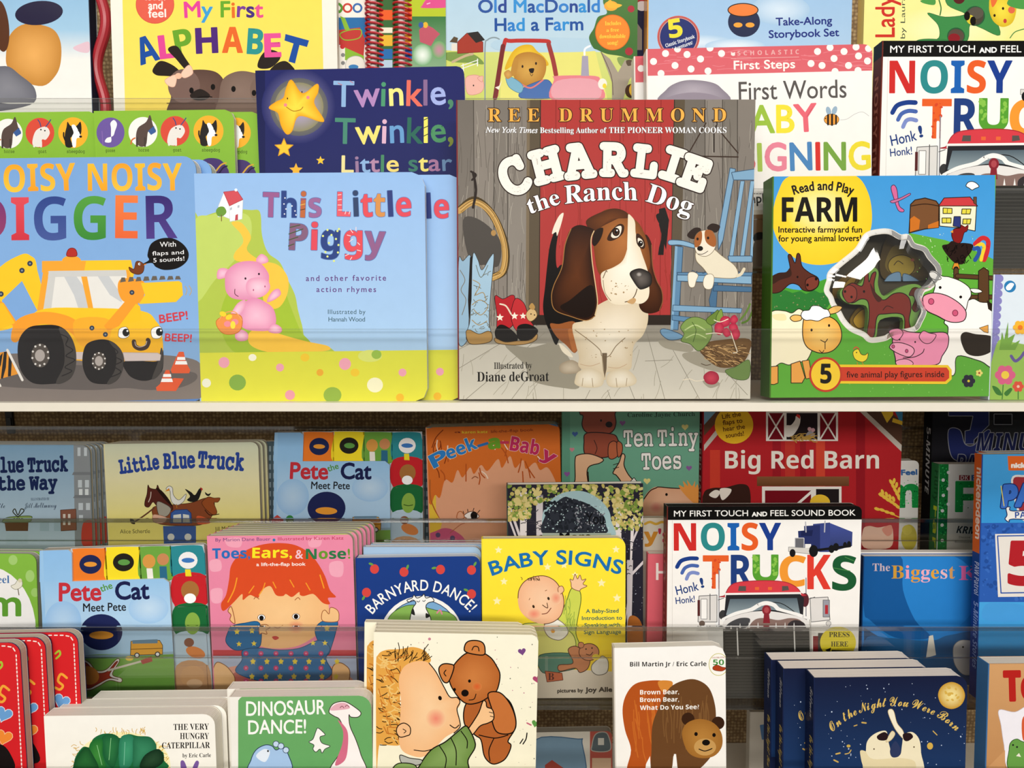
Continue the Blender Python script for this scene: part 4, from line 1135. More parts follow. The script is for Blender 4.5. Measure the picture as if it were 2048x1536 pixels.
coil_book('spiral', (745, -60), (812, -60), '''
P 3f6a3a 745,-80 815,-80 815,200 745,200
P e8622e 758,20 785,20 785,40 758,40
P f2e8d0 758,55 785,55 785,66 758,66
P e8b83a 758,70 785,70 785,92 758,92
P 2f6fae 758,98 785,98 785,118 758,118
P b8d0e0 758,120 785,120 785,150 758,150
''', 'spiral bound activity book with red wire, left one of the two', 729, 766, YS, .003, 'red spiral bound activity books')
coil_book('spiral2', (802, -60), (891, -60), '''
P b9c832 795,-80 895,-80 895,35 795,35
P 3f7a44/a8c8a0 795,33 895,33 895,200 795,200
S e0548f 845,10 856,-4 880,-10 900,-2 900,14 846,16
L f6c4d8 2 854,8 860,6
P c05a6a 838,60 850,48 866,56 880,68 870,78 862,92 840,84
E e8b83a 5 6 851,50
E 3f5fa0 5 6 842,50
R c98aa0 6fae6a 878,100 15 18
R f4faf0 7ab07a 845,110 20 22
P e8622e 803,15 824,15 824,40 803,40
P e8a83a 803,68 822,68 822,90 803,90
P 2f5fae 803,95 824,95 824,118 803,118
''', 'spiral bound activity book with red wire and a lime green cover', 785, 823, YS, 0, 'red spiral bound activity books')
book('tractor', 'board_book', U3, (891, -60), (1276, -60), None, .012, 'b7d3e4', '''
P a9cbe2/c3dae6 885,-70 1285,-70 1285,110 885,110
P d6dc7e/c4d066 885,104 1285,104 1285,260 885,260
P d0d86c 885,100 970,106 970,200 885,200
S 7d9a4a 890,106 915,104 950,110 968,128 940,126 905,124 888,116
C c9b08a 5 905,124 930,112 945,108
P a83a2a:7a2418:1 915,84 934,66 950,76 966,84 966,104 915,107
P 2a2624 934,66 956,63 970,80 952,86
P 5a4a34 899,84 908,73 916,76 914,86
P e8e0d0 903,87 914,87 914,102 903,102
L f4f4ee 1.6 922,138 956,126
L f4f4ee 1.6 922,132 956,120
L f4f4ee 2 926,128 927,142
L f4f4ee 2 955,118 955,132
S f2b8a8:d89484:1 931,158 945,150 962,154 968,172 960,186 936,188
S f2b8a8:d89484:1 955,156 966,152 964,164
E 2a2018 1.4 1.8 947,171
C 8a9aa0 2.5 970,200 970,95 975,80 988,75 1000,80 1003,94
P e9e37c 1003,100 1190,100 1215,200 1000,200
S b7d3e4 1004,78 1190,78 1190,102 1004,102
C c0332e 8 992,192 1008,90 1022,82 1090,82 1098,86
C 7a2a2a 9 990,196 1006,92
C a03a38 9 1097,88 1106,120 1112,150
P f6ecd8 1004,160 998,172 990,175 998,180
F f4cf3a e0b020 1010,140 1022,108 1040,92 1062,90 1074,102 1090,116 1094,132 1040,124
F d9a850 b87f30 1022,140 1032,112 1060,104 1088,116 1092,140 1082,162 1060,172 1036,166 1026,150
S c08a3a 1022,140 1028,118 1036,120 1032,148 1018,152
E 2a1a10 2 3 1045,133 1072,127
S 1f1612 1058,138 1068,137 1066,146 1060,145
C 2a1a10 1 1060,146 1063,152 1066,148
S 4a6fae:2f4a80:1 1045,178 1070,165 1096,160 1108,180 1106,196 1042,196
C e07a78 3 1042,168 1062,176 1086,160
S 7fb4cc:4a84a0:1 1012,152 1030,158 1046,172 1040,186 1018,174
F dca858 c08a40 1008,146 1018,140 1024,152 1014,158
S e8848e 1108,160 1112,152 1190,152 1200,165 1204,200 1104,200
S e8a4ae 1114,162 1190,160 1196,198 1110,198
P a9a2b4 1164,112 1176,112 1178,152 1162,152
C f4f6f8 4 1169,110 1170,98 1180,92
E f3efe2 9 11 1205,168
E f0d83a 4 5 1209,172
S 4f7d3a/3f6a32 1178,75 1188,56 1196,34 1214,26 1206,0 1225,-30 1290,-40 1290,140 1250,115 1215,108 1195,100 1186,95
S 8aa05a 1235,115 1262,118 1285,130 1285,150 1245,135
P a79a88 1202,104 1220,118 1236,145 1250,120 1280,132 1258,160 1246,200 1224,200 1224,165
S 5a4a3a 1252,122 1262,120 1266,128 1256,132
C 6a5a4a 1.5 1202,104 1222,150 1226,190
E f0a83a 14 10 1222,12
S f2b83a 1213,8 1220,0 1228,6 1244,10 1234,16 1218,16
E a83038 8 8 1258,103
E a83038 7 7 1262,18
E 4a3020 12 14 1262,182
E e8b83a 14 16 1272,180
E ee8a30:e06a20:1.5 34 35 1225,65
T r fbd84a 1210,51 1242,50 8 "Includes
T r fbd84a 1213,64 1238,63 7 "a free
T r fbd84a 1199,77 1251,76 8 "downloadable
T r fbd84a 1215,90 1236,89 8 "song!
T s 1f4f9c,2f7fcc,1f3f90,2f8fd4,1f4f9c,2f7fcc 957,25 1199,24 25 f1.6 "Old MacDonald
T s 1f4f9c,2f7fcc,2f8fd4,1f4f9c 990,62 1166,60 25 f1.6 "Had a Farm
''', 'pale blue board book with a dog in a yellow hat driving a red tractor', page='ddd6c8', mtl='shiny', d=.002, r=.004)
book('slice', 'board_book', U3, (1272, -50), (1310, -50), None, .010, '2a2a48', '''
P b83a40 1270,-60 1320,-60 1320,20 1270,20
E e8e0e0 12 10 1284,12
P 9a9084 1270,40 1284,60 1284,100 1270,100
P e2c83a 1292,-60 1300,-60 1300,140 1292,140
''', 'dark navy and red book glimpsed in the gap left of the blue story set box', d=.020)
book('storyset', 'boxed_set', U3, (1298, -60), (1706, -60), None, .028, 'a8c8e4', '''
P 8fb9e0/bcd4ea 1290,-70 1715,-70 1715,200 1290,200
R dce8f2 a8c8e4 1400,85 70 16
R d4e4f2 a6c6e2 1560,20 60 30
R e6eef4 b2cee6 1470,92 60 14
E 25306e:d05a4a:3 41 41 1357,74
E n:e8a08a:1.5 38 38 1357,74
T b e8dc3a 1340,76 1366,72 36 f1.6 "5
T b eef0f4 1332,95 1390,76 7 "Classic Storybook
T b eef0f4 1345,103 1386,88 7 "Adventures!
E 222a4a 32 30 1488,44
E ee7f38:2a1c18:2 30 13 1486,20
E f0a23a 9 5 1476,50 1500,50
T s 22307e 1552,51 1664,48 15 f1 "Take-Along
T s 22307e 1538,76 1678,72 15 f1 "Storybook Set
T s 22307e 1500,-6 1690,-8 26 f3 "Pete the Cat
''', 'pale blue boxed story set with a round badge of a yellow five', style='box', page='d9902c', spine='dc9a3a', mtl='shiny')
book('beetle', 'board_book', U3, (1733, -60), (2140, -60), None, .014, 'f3ea94', '''
P f6ee9c/f0e488 1725,-70 2150,-70 2150,300 1725,300
R f9f3c0 f4ec98 1900,60 120 50
T s cc3328 1789,74 1789,-90 38 f1.2 "Ladybugs
T s 3a4a3a 1810,77 1810,-90 9 "by Laura Huliska
S 3f8a4a:2f6a38:1 1890,-20 1905,-5 1930,-12 1985,-10 1986,20 2000,70 1960,55 1940,50 1930,85 1860,85 1878,75 1876,50 1855,26 1890,34 1930,28 1895,10
S 3f8a4a:2f6a38:1 1830,85 1850,78 1895,80 1940,85 1940,110 1830,110
C 3f7a3f 3 1842,2 1860,4 1876,-6
S 4f9a4a 1842,4 1856,-8 1870,-2 1868,10
C 3f7a3f 2.5 1878,0 1882,16 1880,30
E 2a5a38 20 20 1950,32
E 4a4438 18 17 1949,33
E 5a5448 15 12 1952,26
S d8c83a 1932,34 1942,30 1952,40 1948,50 1936,46
E 14100c 6 9 1946,42 1934,32
E 2a5a38 18 17 1912,72
E 5a4a40 16 14 1912,72
E 8a2028 12 9 1908,76
E 5a2020 12 12 1918,-4
F f6e04a d9b82a 1978,12 1982,-6 2008,-16 2030,0 2032,24 2024,46 2005,54 1988,44 1980,28
S e8703a 1984,14 1982,-8 1996,-10 1992,6
E e06a4a 7 7 2023,20
E c8443a 3.4 4.5 2010,42
E 2a1c10 2.4 3 2006,17 1989,31
S 4f9a4a 2014,8 2030,-12 2060,-6 2060,14 2040,18
C 4f8a4a 2 2020,76 2030,64 2048,58
''', 'pale yellow board book with green leaves and round peep holes, at the upper right', page='e6dfc8', mtl='gloss')
mb = MB(); qs = [on_y(203 + 9*math.sin(y*.036), y, .80) for y in range(-90, 230, 4)]
mb.tube([tuple(q) for q in qs], .0052, hx('b02a34'), 12); tag(mb.build('wavy_toy_strip', M['plastic'], None, True), 'glossy red wavy plastic strip between the sky blue cover and the yellow alphabet book', 'toy')
# ================================================================== helpers for boards with cut tabs and for printed spines
def front_board(key, name, pts, art, bg, y=-.0032, thick=.003):
    B_ = BOOKS[key]; o = [B_['mapf'](p) for p in pts]
    if sum(o[i][0]*o[(i+1) % len(o)][1]-o[(i+1) % len(o)][0]*o[i][1] for i in range(len(o))) < 0: o.reverse()
    mb = MB(); c = hx(bg)
    for t in tess([o]):
        if (t[1][0]-t[0][0])*(t[2][1]-t[0][1])-(t[1][1]-t[0][1])*(t[2][0]-t[0][0]) < 0: t = t[::-1]
        mb.face([(x, y, z) for x, z in t], c); mb.face([(x, y+thick-.0004, z) for x, z in t[::-1]], c)
    for i in range(len(o)): p, q = o[i], o[(i+1) % len(o)]; mb.face([(p[0], y, p[1]), (p[0], y+thick-.0004, p[1]), (q[0], y+thick-.0004, q[1]), (q[0], y, q[1])], hx('d8d4cc'))
    A = Art(); A.parse(art); xs = [p[0] for p in o]; zs = [p[1] for p in o]; lay(mb, A, B_['mapf'], [(min(xs), min(zs)), (max(xs), min(zs)), (max(xs), max(zs)), (min(xs), max(zs))], y)
    return mb.build(name, M['gloss'], B_['o'])
def spine_print(key, art):                               # art in tenths of a millimetre: x from the back edge, y down from the top
    B_ = BOOKS[key]; A = Art(); A.parse(art); mb = MB(); T, H, W = B_['T'], B_['H'], B_['W']
    lay(mb, A, lambda p: (p[0]*1e-4, H-p[1]*1e-4), [(0, B_['lift']+.0002), (T, B_['lift']+.0002), (T, H), (0, H)], 0)
    mb.v = [(-W/2-.00125+y, T-x, z) for x, y, z in mb.v]; mb.build('spine_print', M['gloss'], B_['spine'])
# ================================================================== LOWER RACK, back row
book('gift', 'board_book', L3, (-150, 889), (179, 890), None, .006, '9cc0dc', '''
P 7fa6c6/d6e4ea -160,880 200,880 200,1180 -160,1180
P 8f9498 147,880 190,880 190,1100 150,1100
P 7c8085 147,944 190,944 190,950 144,950
P 7c8085 150,990 190,990 190,996 146,996
P c9d2d8 155,895 161,895 161,912 155,912
P c9d2d8 168,895 174,895 174,912 168,912
P c9d2d8 156,960 164,960 164,975 156,975
P c9d2d8 170,960 178,960 178,975 170,975
P e2e8ea 158,978 165,978 165,990 158,990
P e2e8ea 170,978 177,978 177,990 170,990
P c9d2d8 157,1006 166,1006 166,1020 157,1020
P c9d2d8 172,1006 180,1006 180,1020 172,1020
P c9d2d8 158,1030 166,1030 166,1042 158,1042
P 8a5a48:4a3028:1 121,1020 152,1018 153,1060 122,1062
P d8d0c4 126,1028 131,1028 131,1036 126,1036
P d8d0c4 136,1028 141,1028 141,1036 136,1036
P d8d0c4 126,1042 131,1042 131,1050 126,1050
P d8d0c4 136,1042 141,1042 141,1050 136,1050
P a9c0cc 80,1042 98,1042 98,1062 80,1062
P a9c0cc 108,1036 120,1036 120,1062 108,1062
T m 1f2c58 -120,947 135,942 27 f3 j1 "Little Blue Truck
T m 1f2c58 -105,982 114,978 25 f3 j1 "Leads the Way
T r 3a4a66 62,1001 99,1000 5 "ILLUSTRATED BY
T c 2f3a56 48,1016 113,1015 10 "Jill McElmurry
T c 2f3a56 -60,1016 10,1016 10 "Alice Schertle
S 8fa860:4a5a2a:1.4 6,1040 20,1034 60,1032 63,1038 56,1044 10,1046
P 6a4432 9,1044 57,1044 56,1062 12,1062
C 3a3a2a 2 36,1034 26,1024 30,1018 36,1030 42,1018 48,1022 36,1034
P b8cdd8 12,1066 56,1066 56,1088 12,1088
S c8443a 165,1050 178,1040 190,1050 190,1090 165,1090
''', 'dusky blue book with grey town houses and a wrapped gift, at far left', r=.010, group='stack of dusky blue town books')
for i in range(4): copy_book('gift', 'dusky blue town book behind the front copy, number %s from the front' % ['two', 'three', 'four', 'five'][i], dx=.0022*(i+1), depth=.0063*(i+1), group='stack of dusky blue town books')
book('truck', 'board_book', L3, (209, 888), (516, 884), None, .008, 'efe6b2', '''
P cfd8c4/efe8b8 200,870 530,870 530,960 200,960
P efe8b8/f4e67e 200,960 530,960 530,1060 200,1060
P f4e67e 200,1060 530,1060 530,1190 200,1190
T m 2f4a9e 241,947 318,937 26 f3.2 j1 "Little
T m 2f4a9e 328,937 389,935 29 f3.2 j1 "Blue
T m 2f4a9e 396,934 486,941 31 f3.2 j1 "Truck
S 8a4a2c:3a1e12:1 306,1015 340,1010 380,1006 412,996 428,1002 425,1030 400,1050 330,1050 310,1040
C 6a4030 3 308,1016 290,1030 272,1042 264,1046
S 3a2a20 260,1036 268,1040 270,1048 262,1046
S 5a2a22:2a120c:1 296,970 300,976 312,978 315,970 320,980 334,996 346,1018 330,1022 314,1012 306,1004 298,1014 290,1012 290,1002 294,988
S 2a1812 312,976 322,980 336,996 346,1014 334,1004 320,988
C d8c8b8 1.6 302,984 301,994 297,1004
S f0efe8:6a6a64:1 332,978 338,972 345,976 347,990 358,1000 372,988 368,1002 356,1010 345,1006 341,994 340,982
P e09030 330,983 338,976 340,981
L c08030 1.4 353,1008 354,1016
S 24221f 370,978 382,984 390,990 398,978 404,976 402,986 396,1000 384,1004 374,1000 380,992
P c0352c 400,974 406,978 403,982
S 24221f 410,984 416,988 422,986 418,992 412,990
S 9a5028:4a2410:1 404,1004 416,994 428,996 440,996 436,1004 428,1006 434,1024 428,1030 418,1024 408,1014
C 2a1a10 1.6 410,1020 420,1030 438,1028
S a8a294:4a463c:1 314,1004 330,1008 342,1018 334,1032 318,1030
S e8b8a0:9a6a50:1 306,1030 318,1030 334,1036 326,1046 308,1044
P 3f62a8:2a3c6a:1.4 340,1046 342,1026 350,1020 374,1019 382,1026 384,1046
P e2e4dc 346,1045 347,1030 362,1028 363,1045
P e2e4dc 366,1045 366,1028 378,1030 380,1045
S d8603a 394,1032 412,1036 420,1046 396,1048
P 3f62a8 326,1052 392,1052 392,1090 328,1090
E dfe0d8 7 7 342,1074 376,1074
T s 4a4428 240,1067 300,1066 8 "Alice Schertle
T s 4a4428 430,1062 490,1058 8 "Jill McElmurry
''', 'cream yellow book with farm animals gathered on a blue truck', r=.008, group='stack of cream yellow animal books', side='cfc8a0')
for i in range(2): copy_book('truck', 'cream yellow animal book %s the front copy, only its edge showing' % ['directly behind', 'last behind'][i], dx=.0022*(i+1), depth=.0083*(i+1), group='stack of cream yellow animal books')
def window_art():
    s = 'P 51626a/3f4f58 500,860 880,860 880,1200 500,1200\n'
    for y in range(892, 1080, 18):
        for x in (530, 538, 546, 845, 852): s += 'P 8a9aa2 %d,%d %d,%d %d,%d %d,%d\n' % (x, y, x+4, y, x+4, y+11, x, y+11)
    return s
book('city', 'picture_book', L3, (520, 884), (856, 871), None, .010, '51626a', window_art(), 'dim slate blue book with small windows, behind the blue book with coloured tabs', d=.022, style='board', r=.006)
CATTAB = '''
P b9c4cc 80,1085 420,1085 420,1420 80,1420
S ee7f2c 147,1106 150,1097 205,1096 213,1100 214,1162 147,1162
S f8e02e 214,1100 218,1094 274,1093 281,1099 282,1160 214,1160
S 6fa644 281,1099 286,1093 336,1092 343,1098 346,1158 282,1158
S 2f8a94 343,1098 348,1092 396,1090 408,1100 411,1150 347,1152
S c8262e 348,1152 411,1150 414,1208 350,1212
S 1f6a3a 350,1213 414,1210 416,1268 353,1270
S b8cede 352,1268 416,1268 416,1330 354,1330
S c89a70 354,1330 416,1330 416,1420 354,1420
E 222a56 22 19 182,1128
E e89a3a 13 5 182,1128
E 26241f 21 18 248,1124
E 5f9a4a 12 6 249,1124
E d89a4a 13 14 299,1122
E c98a5a 12 12 327,1118
P f0ece4 294,1136 306,1136 308,1158 296,1158
P 2f6a8a 320,1132 334,1132 336,1158 321,1158
E f2f0f0 19 17 377,1120
E 3f78c0 13 5 377,1120
P f0dc2e 371,1138 382,1138 384,1152 372,1152
E a8703a 18 19 381,1180
E fff 12 10 381,1196
E 8ab04a 15 22 386,1246
C 1f3f14 1.6 376,1250 386,1252 396,1250
E e08a4a 20 11 392,1304,20
E 8a5a44 10 9 379,1284
E d0a070 24 22 386,1352
E e0b890 16 9 390,1366
'''
CATART = '''
P 8fbfec/98c6ee 83,1099 140,1098 147,1104 148,1162 83,1162
P 98c6ee/b4d6f2 84,1161 150,1161 330,1155 341,1163 346,1230 88,1230
P b4d6f2/a4cbec 88,1230 346,1230 353,1392 93,1398
P 9cc8ee 84,1098 90,1098 100,1398 93,1398
R c6e0f6 a2caef 300,1215 40 30
R bcdaf4 9cc6ee 130,1240 36 40
P 7fae4e/5f9440 91,1314 200,1306 350,1304 353,1392 93,1398
C 9ab8c8 5 85,1308 200,1310 350,1303
T s c8343f 123,1200 205,1198 35 f2.6 j2 "Pete
T s 58973f 206,1182 229,1174 13 f.6 "the
T s 1f2450 235,1197 301,1195 34 f2.6 j2 "Cat
T s 24262c 170,1221 255,1219 16 f.6 j2 "Meet Pete
E 232a58 42 36 206,1262
E f0a23a 24 8 206,1268
S f0e9e0:6a4030:1.4 145,1338 150,1320 164,1314 182,1322 196,1338 216,1336 236,1316 242,1320 228,1346 246,1354 244,1362 222,1358 200,1370 180,1378 158,1370
S a8402a:5a1a10:1 150,1338 154,1322 165,1318 180,1326 194,1342 216,1341 234,1322 238,1322 222,1348 240,1356 222,1354 198,1366 180,1374 160,1366
E d88a3a 22 18 180,1348,20
L d8d0c0 4 220,1338 300,1316
P b04a40 284,1318 306,1310 308,1320 288,1326
L e8c88a 3 160,1336 164,1352
P e8a83a:4a3a1a:1.2 265,1280 322,1278 328,1288 328,1306 264,1308
P 6a8aa0 268,1278 318,1276 318,1284 268,1285
L 6a4a1a 1.2 264,1296 328,1294
E f0f0f0:333:2 4.5 4.5 277,1308 318,1306
E e8c84a 8 5 262,1314
P c84a40 86,1290 98,1280 112,1290 112,1306 88,1308
E 3a8a44 9 10 126,1290
'''
book('tabs', 'board_book', L2, (84, 1101), (409, 1091), None, .012, 'b9c4cc', CATTAB, 'blue board book with coloured tabs, in the nearer row beside the pink toddler book', r=.007, page='b8b0a4', group='blue board books with coloured tabs')
for tb in ((147,1096,213,1162),(214,1093,281,1160),(282,1092,343,1158),(344,1090,409,1150),(350,1152,412,1210),(353,1213,413,1267),(354,1269,414,1329),(355,1331,414,1386)):
    x0, y0, x1, y1 = tb; front_board('tabs', 'index_tab', [(x0, y0+3), (x0+3, y0), (x1-4, y0), (x1, y0+4), (x1, y1), (x0, y1)], CATTAB, 'b9c4cc', -.0011, .0014)
front_board('tabs', 'front_board', [(84, 1100), (140, 1098), (147, 1104), (148, 1161), (330, 1155), (341, 1163), (352, 1386), (93, 1390)], CATART, '8fbfec')
book('peek', 'board_book', L3, (853, 855), (1119, 848), None, .011, 'e8a07e', '''
P 4a7fae 845,840 1130,840 1130,858 845,858
P e9a882/e2a684 850,856 1130,856 1130,1200 850,1200
P e8c040 852,856 872,856 872,1200 852,1200
S d9702c 853,858 1125,856 1125,1000 1110,960 1095,935 1080,940 1070,925 1052,938 1046,920 1030,936 1020,912 1004,936 996,918 975,942 962,930 948,948 940,935 925,955 915,940 905,965 890,960 880,995 870,990 862,1010 853,1000
K 8a3a14 2 24 7 870,870 900,960 100 30
K b85520 2.4 34 12 860,880 1110,950 80 25
K f4dcc8 2.2 22 7 870,880 1115,960 70 25
C 8a3a14 2 864,895 872,875 886,860
E e8623a:b04a20:1 1 1 0,0
C b0602c 2.4 860,960 862,1000 880,1040
P e8c040 852,1000 862,1010 884,1046 870,1100 852,1100
C 9a5a3a 2 944,957 950,953 956,956
S f8f0e8:5a3020:1.4 928,1032 938,1024 950,1024 958,1034 940,1038
E 1a1210 7 8 948,1031
C 2a1a14 1.4 928,1028 926,1022
C 2a1a14 1.4 936,1024 935,1018
C 2a1a14 1.4 946,1022 948,1016
C 2a1a14 1.4 955,1026 960,1020
S e2a684:b0602c:1.6 914,1038 916,1025 924,1024 928,1036
S c8587a 856,1072 872,1062 890,1056 910,1062 930,1080 930,1110 856,1110
E 5a4a6a 5 5 876,1070 905,1076
C b0603a 1.4 900,1066 920,1050 930,1046
T s 6a2420 909,866 922,866 4.5 "a
T b e8d03a 924,867 975,866 5 "karen katz
T s 6a2420 982,866 1067,862 5.5 "lift-the-flap book
T b 2f7fc8 868,937 899,921 27 f1 of0d8b0:.8 "P
T b 2f7fc8 897,919 956,896 25 f1 of0d8b0:.8 "eek
T b 2f6fb0 958,900 978,894 26 f2 "-
T b 6a9f2e 978,898 1000,895 25 f3 "a
T b c83a5a 1001,893 1017,893 26 f2 "-
T b c02f5e 1019,900 1076,910 28 f1 of4c8c8:.8 "Bab
T b c02f5e 1080,914 1106,928 24 f1 of4c8c8:.8 "y
''', 'orange book of an orange-haired baby covering its eyes', r=.008, side='c8c4a8', group='stack of orange peeking baby books', page='a8a89a')
for i in range(2): copy_book('peek', 'orange peeking baby book, %s behind the front copy' % ['second', 'third'][i], dx=.001*(i+1), depth=.0114*(i+1), group='stack of orange peeking baby books')
book('teddy', 'picture_book', L3, (1126, 804), (1400, 804), None, .012, '6fae92', '''
P 6aa88c/78b094 1120,770 1410,770 1410,1200 1120,1200
P 5f9a80 1126,770 1140,770 1140,1200 1126,1200
S 9a4a34:2a1410:2 1160,815 1160,828 1166,832 1164,850 1172,864 1190,870 1210,870 1226,862 1232,846 1230,828 1234,818 1226,800 1170,800
S 9a4a34:2a1410:2 1174,866 1168,885 1170,908 1190,914 1215,914 1240,900 1236,880 1224,868
S b8623e:2a1410:1.6 1216,905 1218,888 1228,882 1236,890 1236,910 1226,918 1218,916
S b8623e:2a1410:1.6 1234,884 1244,888 1244,905 1236,914
E 1a0e0a 7 6 1218,849
E 1a0e0a 2 2.6 1202,841
C 2a1410 1.4 1188,880 1194,896 1190,908
S e8b890:2a1a12:2 1143,975 1150,960 1150,920 1156,910 1180,908 1206,918 1200,926 1180,932 1174,944 1174,975
S e8b890:2a1a12:2 1226,945 1238,925 1244,908 1250,912 1248,930 1256,948 1270,968 1256,985 1240,960 1232,950
C 2a1a12 1.4 1226,930 1238,926
C 2a1a12 1.4 1226,938 1238,934
P f2ede4:2a1a12:1.4 1258,966 1268,955 1276,966
L 2a1a12 2 1176,944 1178,975
F eab896 e0a884 1288,1000 1300,980 1316,973 1340,976 1365,978 1380,985 1395,1005 1398,1050 1288,1050
C 2a1410 2 1288,998 1300,982 1312,976 1318,974 1340,976 1362,977
R e08a7a e4b090 1312,1015 14 12
E 1a1210 2.6 3 1333,989
S e89a4a 1362,980 1358,970 1368,974 1366,962 1376,972 1374,960 1384,972 1390,962 1390,975 1396,970 1398,1010 1380,1000
H e8dc8a 7 1370,854 1294,962
H 3f5fa0 6 1150,868
H 8a5a9a 6 1245,846 1378,936 1134,948
H c8808a 5 1144,899
T r 2f4a40 1255,834 1390,832 8.5 "Caroline Jayne Church
T m fbf8f2 1248,893 1306,892 32 f1.4 o3a4a44:1.2 "Ten
T m fbf8f2 1316,892 1396,891 32 f1.4 o3a4a44:1.2 "Tiny
T m fbf8f2 1284,939 1362,937 32 f1.4 o3a4a44:1.2 "Toes
''', 'green book with a brown teddy bear balanced on bare feet', style='hard', spine='5a9478', mtl='shiny', d=.004)
book('barn', 'picture_book', L3, (1408, 804), (1806, 804), None, .020, 'b8242a', '''
P b8262c 1400,770 1815,770 1815,1200 1400,1200
P d0402f 1420,900 1440,900 1440,1200 1420,1200
P a01e28 1545,770 1562,770 1562,1200 1545,1200
P a01e28 1600,770 1612,770 1612,1200 1600,1200
P 9a1c26 1712,770 1730,770 1730,1200 1712,1200
P d84a34 1632,850 1650,850 1650,1200 1632,1200
P c43a30 1570,850 1590,850 1590,1200 1570,1200
P 7fb0cc 1408,770 1470,770 1440,830 1408,860
P 6a4a38 1408,872 1440,836 1480,790 1500,780 1480,770 1408,850
P c8c0b4 1408,890 1470,812 1478,818 1408,902
P 5a3f30 1728,780 1812,850 1812,898 1720,815
P c8c0b4 1708,812 1716,808 1812,898 1812,912
P 3f8ab8 1770,780 1812,780 1812,870
P f2c83a 1745,790 1788,790 1786,830 1774,846
P f2c83a 1786,836 1812,845 1810,852 1784,844
E f2c02c:f2c02c:1 38 37 1468,850
T s 5a2a14 1445,838 1482,832 9 f.4 "Lift the
T s 5a2a14 1446,850 1485,845 9 f.4 "flaps to
T s 5a2a14 1447,863 1490,857 9 f.4 "hear the
T s 5a2a14 1452,876 1488,871 9 f.4 "sounds!
P f4f0e8 1532,822 1676,822 1676,882 1532,882
P 7a1420 1536,826 1568,826 1568,879 1536,879
P 7a1420 1640,826 1672,826 1672,879 1640,879
P 2a2022 1573,826 1635,826 1635,879 1573,879
L f4f0e8 3 1536,826 1568,879
L f4f0e8 3 1568,826 1536,879
L f4f0e8 3 1640,826 1672,879
L f4f0e8 3 1672,826 1640,879
S f2ede4 1572,852 1582,850 1590,840 1592,832 1600,832 1600,846 1594,860 1584,872 1572,872
P d8382f 1592,832 1594,828 1600,830 1600,838
S a8a4a8 1612,872 1618,862 1626,864 1630,874
E e0b0b8 4 4 1619,858 1626,860
K c8a050 1.6 14 40 1580,872 1622,880 0 30
T b f6f0e4 1450,937 1758,937 35 f0 "Big Red Barn
P 8a5a3a/6a4428 1514,953 1698,953 1698,972 1514,972
P f4f0e8 1524,973 1683,973 1683,1060 1524,1060
P 7a1420 1530,981 1622,981 1622,1060 1530,1060
P 241d1e 1632,978 1678,978 1678,1060 1632,1060
L f4f0e8 5 1570,1030 1626,981
E f2c83a 20 16 1640,1005
S 3a221c 1408,985 1425,976 1450,975 1480,968 1498,975 1500,1010 1480,1020 1410,1015
S f0e8dc 1418,990 1430,980 1440,984 1432,996
S f0e8dc 1440,978 1462,978 1458,990 1444,1000
L f0c84a 2 1805,1018 1760,985
L f0c84a 2 1800,1035 1752,1015
L f0c84a 2 1804,1000 1782,962
E f2c84a 3 6 1762,990,-60 1769,995,-60 1776,1000,-60 1783,1004,-60 1790,1009,-60 1796,1014,-60 1765,984,-20 1773,989,-20 1780,994,-20 1787,998,-20
E f2c84a 3 6 1782,964,-30 1786,972,-30 1790,980,-30 1794,988,-30 1798,996,-30 1788,962,10 1793,970,10 1798,980,10
E f2c84a 3 6 1754,1018,-70 1764,1020,-70 1774,1024,-70 1784,1027,-70
S f0c8b0 1726,1060 1738,1052 1756,1055 1778,1052 1786,1062 1780,1095 1728,1095
S e89a84 1764,1058 1782,1050 1784,1066 1774,1072
''', 'large red barn picture book with white lettering and a hen in a window', style='hard', spine='8a1a22', mtl='gloss')
spine_print('barn', 'T b f0e0d0 75,260 75,1250 80 "BIG RED BARN\nT b e0b0a0 75,1350 75,1900 60 "SOUNDS')
book('minute', 'picture_book', L3, (1868, 806), (2200, 806), None, .018, '1c1b1e', '''
P 1d1c20 1860,760 2210,760 2210,1200 1860,1200
P 2a2a2c 1960,840 2060,840 2060,880 1960,880
P 232a5a:8a8a90:1.4 1897,800 1978,800 1978,850 1948,880 1948,888 1930,888 1930,862 1940,860 1946,832 1897,832
S 232a5a:8a8a90:1.4 1897,860 1920,860 1930,888 1948,890 1962,870 1980,860 1978,900 1950,922 1915,922 1900,905
P 1d1c20:8a8a90:1.4 1988,828 2024,828 2024,849 1988,849
T B 1d2146 1952,902 2110,902 36 o8a8a90:1.4 "MINUTE
T B 1d2146 1912,945 2110,945 36 o8a8a90:1.4 "BAT STORIES
''', 'near-black book with a giant dark blue figure five, under the shelf at the right', style='hard', d=.018, spine='1a191c', mtl='gloss')
spine_print('minute', 'T B c8c8c8 70,300 70,1100 80 "5-MINUTE')
